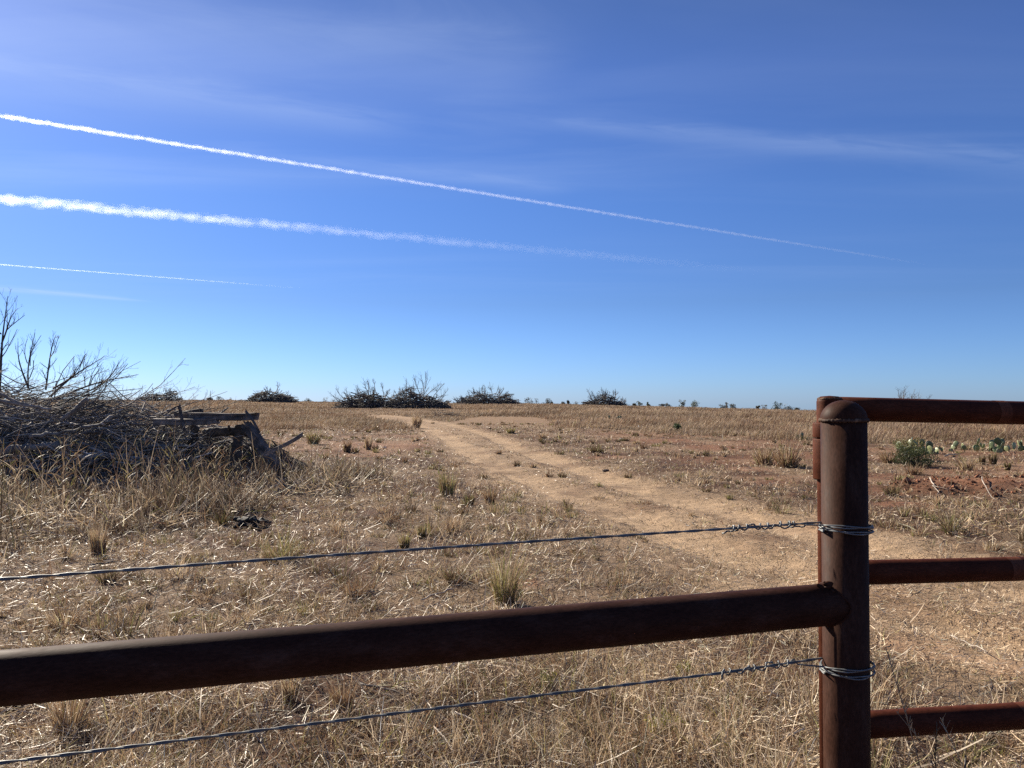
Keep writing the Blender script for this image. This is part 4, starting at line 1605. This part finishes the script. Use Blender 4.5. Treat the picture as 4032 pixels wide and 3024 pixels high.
def cactus(label, px, py, wpx, hpx, n, seed):
    rg = np.random.default_rng(seed)
    x, y = G(px, py)
    s = y / F
    Wd, H = wpx * s, hpx * s
    c_ = thing('prickly_pear', label, 'cactus', (x, y, Tz(x, y) - .02), 'prickly pear cactus clumps in the grass')
    n = int(n * 1.4)
    size = min(.34, H * .74)
    nb = max(2, int(n * .6))
    tops = []
    for k in range(n):
        if k < nb:
            p = Vector(((k + .5) / nb * Wd - Wd / 2 + rg.normal(0, .05), rg.uniform(-.5, .5), rg.uniform(-.06, .02)))
            base_t = rg.normal(0, .35)
        else:
            b = tops[rg.integers(0, nb)]
            p = b[0] + Vector((rg.normal(0, .04), rg.normal(0, .02), -.03))
            base_t = b[1] * .5 + rg.normal(0, .45)
        sz = size * rg.uniform(.75, 1.1)
        rz = rg.uniform(-1.3, 1.3)
        o = link('pad', PADS[k % 4], None, c_)
        o.scale = (sz, sz, sz)
        o.location = p
        o.rotation_euler = (rg.normal(0, .25), base_t, rz)
        m = o.rotation_euler.to_matrix()
        tops.append((p + m @ Vector((0, 0, sz * .93)), base_t))
    return c_


cactus('prickly pear right behind the dark green shrub, its pads showing above it', 3615, 1782, 130, 52, 16, 401)
cactus('small prickly pear between the shrub and the wider clump', 3800, 1772, 60, 34, 8, 402)
cactus('wide prickly pear clump with several pale pads, right of the small one', 3925, 1780, 110, 46, 16, 403)
cactus('prickly pear clump cut by the right edge of the photo', 4030, 1776, 56, 42, 9, 404)
cactus('low row of grey pads between the shrub and the small prickly pear', 3705, 1776, 50, 22, 6, 405)
cactus('few pale pads in the grass left of the gate hinge', 3148, 1732, 36, 26, 5, 406)
cactus('distant prickly pear low in the grass right of the track', 2418, 1655, 44, 18, 7, 407)


def leafy(name, label, cat, loc, W_, H_, n, size, col, seed, clumps=7, group=None, trunk=True, flat=.8, base=.15, bare=0.0):
    """shrub or small tree: tapering stem with limbs, and a crown of many leaf faces in uneven clumps"""
    rg = np.random.default_rng(seed)
    th = thing(name, label, cat, loc, group)
    tb = Tubes(5)
    cl = []
    for k in range(clumps):
        a = rg.uniform(0, 6.28)
        r = rg.uniform(.1, .75) * W_ / 2
        z = H_ * (base + (1 - base) * rg.uniform(.25, .85))
        cl.append((np.array([r * math.cos(a), r * math.sin(a) * flat, z]), rg.uniform(.20, .38) * min(W_ * .6, H_), rg.uniform(.7, 1.3)))
    cl.append((np.array([rg.normal(0, .1) * W_, 0, H_ * .72]), .34 * min(W_ * .7, H_), 1.0))
    for c0, r, b in cl:
        q_ = np.array([[0, 0, 0], c0 * [.25, .25, .35], c0 * [.7, .7, .7], c0])
        q_[1:3] += rg.normal(0, .03 * H_, (2, 3))
        tb.add(q_, np.array([.035, .026, .016, .006]) * H_ * .8, (.10, .085, .07), 5)
    P_, C_ = [], []
    per = n // len(cl)
    for c0, r, b in cl:
        d_ = rg.normal(0, 1, (per, 3))
        d_ /= np.linalg.norm(d_, axis=1, keepdims=True)
        rr = r * rg.uniform(.35, 1.08, per) ** .6
        p = c0 + d_ * rr[:, None] * np.array([1.1, 1.1, .85])
        P_.append(p)
        C_.append(np.array([col]) * b * (1 + .25 * rg.normal(0, 1, (per, 1))))
    p = np.concatenate(P_)
    cc = np.clip(np.concatenate(C_), .012, .5)
    ok = p[:, 2] > .03 * H_
    p, cc = p[ok], cc[ok]
    m = len(p)
    v, q, c_ = ribbons(p, size * rg.uniform(.7, 1.4, m), rg.uniform(0, 6.28, m), rg.uniform(0, 1.4, m), rg.uniform(-.5, .9, m), size * rg.uniform(.35, .7, m), cc, 2,
                       face=rg.uniform(0, 6.28, m), rng=rg)
    link('trunk', tb.mesh('trunk'), M_WOOD, th)
    if bare < 1:
        link('crown', mesh_np('crown', v, q, None, c_), M_LEAF, th)
    return th


x, y = G(3610, 1835)
leafy('shrub', 'dense dark green shrub in the grass behind the gate, in front of the cactus', 'shrub', (x, y, Tz(x, y) - .03), 1.15, .52, 4600, .028, (.050, .062, .022), 501, 22, base=-.15)
x, y = G(3575, 1812)
leafy('shrub', 'lighter olive spray of the shrub just left of the dark green one', 'shrub', (x, y, Tz(x, y) - .02), .85, .56, 1500, .035, (.130, .120, .035), 502, 16, base=0)
x, y = G(2670, 1702)
leafy('shrub', 'small green shrub alone in the field left of the post', 'shrub', (x, y, Tz(x, y) - .02), .50, .40, 700, .05, (.060, .085, .035), 503, 7)

# ------------------------------------------------------------------ small trees and bushes on the far skyline
TREEG = 'small trees and bushes along the skyline'
SKY_TREES = [
    # px, top y, width px, kind, label
    (828, 1566, 26, 'dark', 'dark little bush peeping over the skyline above the timber stack'),
    (871, 1560, 36, 'dark', 'round dark bush on the skyline above the right end of the timber stack'),
    (908, 1561, 14, 'grey', 'thin pale bush on the skyline right of the round dark one above the timbers'),
    (1213, 1567, 38, 'dark', 'low dark bush on the skyline just right of the low mounded brush pile'),
    (1280, 1560, 22, 'grey', 'pale spindly tree on the skyline left of the big double brush pile'),
    (1318, 1569, 32, 'grey', 'grey low bush touching the left side of the big double brush pile'),
    (1345, 1573, 24, 'grey', 'small greyish bush half behind the fanned limbs of the big brush pile'),
    (2090, 1566, 60, 'dark', 'widest dark tree on the skyline right of the pointed brush pile'),
    (2154, 1571, 36, 'dark', 'rounded dark tree second to the right of the pointed brush pile'),
    (2173, 1580, 10, 'dark', 'tiny bush attached to the right of the rounded dark tree'),
    (2217, 1580, 20, 'dark', 'flat little bush midway between the rounded tree and the skyline brush pile'),
    (2239, 1574, 15, 'dark', 'narrow upright bush left of the skyline brush pile'),
    (2268, 1577, 32, 'grey', 'grey bush against the left side of the skyline brush pile'),
    (2496, 1586, 16, 'dark', 'tiny dark bush just right of the skyline brush pile'),
    (2517, 1576, 22, 'green', 'small rounded green tree, second right of the skyline brush pile'),
    (2551, 1578, 15, 'green', 'small green tree on a thin stem, third right of the skyline brush pile'),
    (2602, 1586, 24, 'dark', 'low dark bush left of the pair of grey-green trees'),
    (2628, 1585, 22, 'dark', 'low dark bush joined to the left of the pair of grey-green trees'),
    (2686, 1572, 26, 'green', 'taller upright grey-green tree of the pair on the right skyline'),
    (2730, 1575, 42, 'green', 'broad grey-green tree of the pair on the right skyline'),
    (2848, 1586, 26, 'dark', 'dark rounded bush left of a pale sprig on the right skyline'),
    (2862, 1578, 12, 'grey', 'pale upright sprig between two dark bushes on the right skyline'),
    (2884, 1587, 24, 'dark', 'dark rounded bush right of a pale sprig on the right skyline'),
    (2983, 1596, 14, 'dark', 'speck of a bush left of the pale bare tree near the post'),
    (3010, 1585, 18, 'grey', 'pale bare little tree left of the dark pointed tree near the post'),
    (3060, 1578, 40, 'pine', 'dark green pointed tree on the skyline nearest the gate post'),
    (3102, 1586, 40, 'dark', 'dark rounded bush joined to the right of the dark pointed tree'),
    (3138, 1600, 26, 'dark', 'low dark bush trailing off toward the gate post'),
]
CK = {'dark': (.050, .048, .032), 'grey': (.12, .115, .095), 'green': (.085, .10, .06), 'pine': (.035, .050, .025)}
for i_, (px, ty, wp, kd, lab) in enumerate(SKY_TREES):
    d = 205.0 + (i_ * 37) % 40
    x = at(px, d)
    gz_ = float(T0(x, d))
    tz_ = CAM_H + (1580 - ty) / F * d
    leafy('skyline_tree' if ty < 1580 else 'skyline_bush', lab, 'tree' if ty < 1580 else 'bush', (x, d, gz_ - .1), wp / F * d * 1.35, (tz_ - gz_) * 1.0, 420 if kd != 'grey' else 200,
          .26 if kd != 'grey' else .2, CK[kd], 600 + i_, 10, TREEG, base=.2)


# ------------------------------------------------------------------ small things on the ground
def stone(label, px, py, wpx, seed, col, name='stone', flat=.55):
    rg = np.random.default_rng(seed)
    x, y = G(px, py)
    r = wpx / F * y / 2
    nu, nv = 14, 9
    V = []
    for i_ in range(nv + 1):
        ph = math.pi * i_ / nv
        for k in range(nu):
            th = 2 * math.pi * k / nu
            d_ = np.array([math.sin(ph) * math.cos(th), math.sin(ph) * math.sin(th), math.cos(ph)])
            f = 1 + .35 * (vnoise(d_[0] * 2 + seed, d_[1] * 2 + d_[2] * 3, .8, seed) - .5)
            V.append(d_ * f * r * np.array([1, .8, flat]))
    Q = [(a * nu + k, (a + 1) * nu + k, (a + 1) * nu + (k + 1) % nu, a * nu + (k + 1) % nu) for a in range(nv) for k in range(nu)]
    V = np.array(V)
    o = link(name, mesh_np(name, V, np.array(Q), None, np.tile(np.array(col), (len(V), 1))), M_WOOD, None, (x, y, Tz(x, y) + r * flat * .35))
    return tag(o, label, name.replace('_', ' '))


stone('pale stone on the bare ground right of the track', 2446, 1735, 20, 701, (.52, .47, .40))
stone('whitish stone by the right photo edge behind the gate', 4005, 2016, 26, 702, (.50, .44, .36))
stone('small dark lump in the right wheel rut', 2386, 1855, 28, 703, (.07, .045, .035), 'dirt_clod')
stone('pale grey stone in the grass left of the red bare patch', 1515, 1762, 14, 704, (.5, .48, .46))

# black charred clump in the grass in front of the near pile
rg = np.random.default_rng(720)
x, y = G(990, 2072)
ch = thing('charred_clump', 'black charred clump of wood lying in the weeds in front of the timber stack', 'charred wood', (x, y, Tz(x, y)))
tb = Tubes(6)
for k in range(34):
    p0 = np.array([rg.uniform(-.16, .14), rg.uniform(-.1, .1), rg.uniform(.01, .09)])
    d_ = np.array([rg.normal(0, 1), rg.normal(0, .6), rg.normal(0, .25)])
    tb.add(limb(rg, p0, d_, rg.uniform(.05, .12), 4, .2), np.linspace(.038, .026, 4), (.018, .018, .018), 6)
link('charred_pieces', tb.mesh('charred_pieces'), M_WOOD, ch)

# dead sticks lying about, each its own thing
STK = 'bleached sticks lying on the ground'
for i_, (lab, a, b, r, col) in enumerate([
    ('pale broken stick lying above the middle of the thick rail', (1780, 2330), (1655, 2385), .009, PALE * 1.2),
    ('bleached stick curving on the straw below the lower wire, centre right', (1790, 2845), (1880, 2890), .007, PALE * 1.2),
    ('white stick tilting up beside the lower wire on the left', (515, 2925), (580, 2900), .010, PALE * 1.4),
    ('long thin dark stick lying just above the upper wire on the left', (355, 2240), (480, 2228), .010, DARK),
    ('thin pale branch lying across the ground behind the middle gate rail', (3740, 2490), (3890, 2600), .005, PALE),
    ('dark twig lying between the thick rail and the lower wire, left of centre', (1420, 2735), (1640, 2785), .006, BRN),
    ('grey stick lying on the bare ground below the cactus', (3720, 1802), (3775, 1792), .02, PALE * .9),
    ('forked pale stick sticking out beside the dirt mound', (3665, 1935), (3695, 1965), .012, PALE),
    ('thin bleached twig on the dirt mound slope', (3860, 1945), (3910, 1982), .009, PALE),
    ('arched dead twig at the top of the dirt mound', (3890, 1878), (3935, 1895), .010, PALE * .8),
]):
    rg = np.random.default_rng(740 + i_)
    A, B = G(*a), G(*b)
    A = np.array([A[0], A[1], Tz(*A) + r + .025])
    B = np.array([B[0], B[1], Tz(*B) + r + .035])
    t = np.linspace(0, 1, 8)
    pts = A + (B - A) * t[:, None] + rg.normal(0, .012, (8, 3)) * np.linalg.norm(B - A)
    tb = Tubes(6)
    tb.add(pts - A, np.linspace(r, r * .55, 8), col)
    tb.add(limb(rg, pts[4] - A, rg.normal(0, 1, 3) * [1, 1, .2], np.linalg.norm(B - A) * .3, 4), np.linspace(r * .5, r * .3, 4), col)
    tag(link('stick', tb.mesh('stick'), M_WOOD, None, A), lab, 'stick', STK)

# clods on the dirt mound
x = RNG.uniform(MX - 2.6, MX + 2.4, 1700)
y = RNG.uniform(MY - 1.3, MY + 1.3, 1700)
kk = mound(x, y) > .25
x, y = x[kk], y[kk]
n = len(x)
ico = np.array([[1, 0, 0], [-1, 0, 0], [0, 1, 0], [0, -1, 0], [0, 0, 1], [0, 0, -1]], float)
tr = np.array([[0, 2, 4], [2, 1, 4], [1, 3, 4], [3, 0, 4], [2, 0, 5], [1, 2, 5], [3, 1, 5], [0, 3, 5]])
r = np.clip(RNG.lognormal(-4.2, .55, n), .005, .07)
V = ico[None] * r[:, None, None] * RNG.uniform(.6, 1.4, (n, 6, 3))
ca_, sa_ = np.cos(x * 91), np.sin(x * 91)
V = np.stack([V[..., 0] * ca_[:, None] - V[..., 1] * sa_[:, None], V[..., 0] * sa_[:, None] + V[..., 1] * ca_[:, None], V[..., 2] * .8], -1)
V += np.stack([x, y, T(x, y) + r * .3], -1)[:, None]
tris = (tr[None] + (np.arange(n) * 6)[:, None, None]).reshape(-1, 3)
cc = np.repeat(np.array([[.215, .098, .056]]) * (1 + .25 * RNG.normal(0, 1, (n, 1))), 6, 0)
tag(link('dirt_clods', mesh_np('dirt_clods', V.reshape(-1, 3), None, tris, np.clip(cc, .03, .6)), M_GROUND), 'crumbled red clods lying on the dirt mound', None, None, 'stuff')


# ------------------------------------------------------------------ contrails
def contrail(label, a, b, radius, dens, fade, nscale, seed, namp=1.5, alt=10000.0):
    def up(px, py):
        d = ray(px, py)
        k = (alt - CAM_H) / d[2]
        return Vector((d[0] * k, d[1] * k, alt))
    A, B = up(*a), up(*b)
    Ln = (B - A).length
    tb = Tubes(16)
    n = 30
    tb.add([(Ln * i_ / (n - 1), 0, 0) for i_ in range(n)], radius)
    m, t, out = new_mat('contrail_ice')
    tcn = t.nodes.new('ShaderNodeTexCoord')
    sp = t.nodes.new('ShaderNodeSeparateXYZ')
    L(t, tcn.outputs['Object'], sp.inputs[0])
    yy = mth(t, 'DIVIDE', sp.outputs[1], radius)
    zz = mth(t, 'DIVIDE', sp.outputs[2], radius)
    rr = mth(t, 'SQRT', mth(t, 'ADD', mth(t, 'MULTIPLY', yy, yy), mth(t, 'MULTIPLY', zz, zz)))
    mp_ = t.nodes.new('ShaderNodeMapping')
    mp_.inputs['Scale'].default_value = (nscale / radius * .6, nscale / radius, nscale / radius)
    mp_.inputs['Location'].default_value = (seed * 3.1, seed, 0)
    L(t, tcn.outputs['Object'], mp_.inputs[0])
    nn = t.nodes.new('ShaderNodeTexNoise')
    nn.inputs['Scale'].default_value = 1.0
    nn.inputs['Detail'].default_value = 3
    nn.inputs['Roughness'].default_value = .5
    L(t, mp_.outputs[0], nn.inputs['Vector'])
    edge = mth(t, 'SUBTRACT', 1.0, mth(t, 'ADD', rr, mth(t, 'MULTIPLY', mth(t, 'SUBTRACT', nn.outputs[0], .46), namp)))
    edge = mth(t, 'POWER', mth(t, 'MULTIPLY', edge, 1.1, True), 1.35)
    al = mth(t, 'DIVIDE', sp.outputs[0], Ln)
    fd = ramp(t, al, fade, 'EASE')
    dn = mth(t, 'MULTIPLY', mth(t, 'MULTIPLY', edge, fd), dens / radius)
    vs = t.nodes.new('ShaderNodeVolumeScatter')
    vs.inputs['Color'].default_value = (1, 1, 1, 1)
    vs.inputs['Anisotropy'].default_value = .62
    L(t, dn, vs.inputs['Density'])
    L(t, vs.outputs[0], out.inputs['Volume'])
    m.cycles.volume_step_rate = 0.01
    o = link('contrail', tb.mesh('contrail'), m, None, A)
    o.rotation_mode = 'QUATERNION'
    o.rotation_quaternion = (B - A).to_track_quat('X', 'Z')
    return tag(o, label, 'contrail', 'aircraft contrails crossing the sky')


contrail('highest and longest narrow white contrail slanting down to the right', (-500, 375), (3900, 1082), 112, .30, [(0, 1), (.3, .6), (.55, .38), (.74, .17), (.88, 0), (1, 0)], .5, 1, 1.4)
contrail('broad puffy white contrail, second from the top, fading out to the right', (-500, 735), (3400, 1105), 350, .27, [(0, 1), (.16, .72), (.34, .32), (.58, .12), (.85, 0), (1, 0)], 1.0, 2, 2.0)
contrail('short hair-thin contrail low at the left above the brush pile', (-500, 1002), (1250, 1140), 64, .20, [(0, 1), (.5, .7), (1, 0)], .4, 3, 1.0)
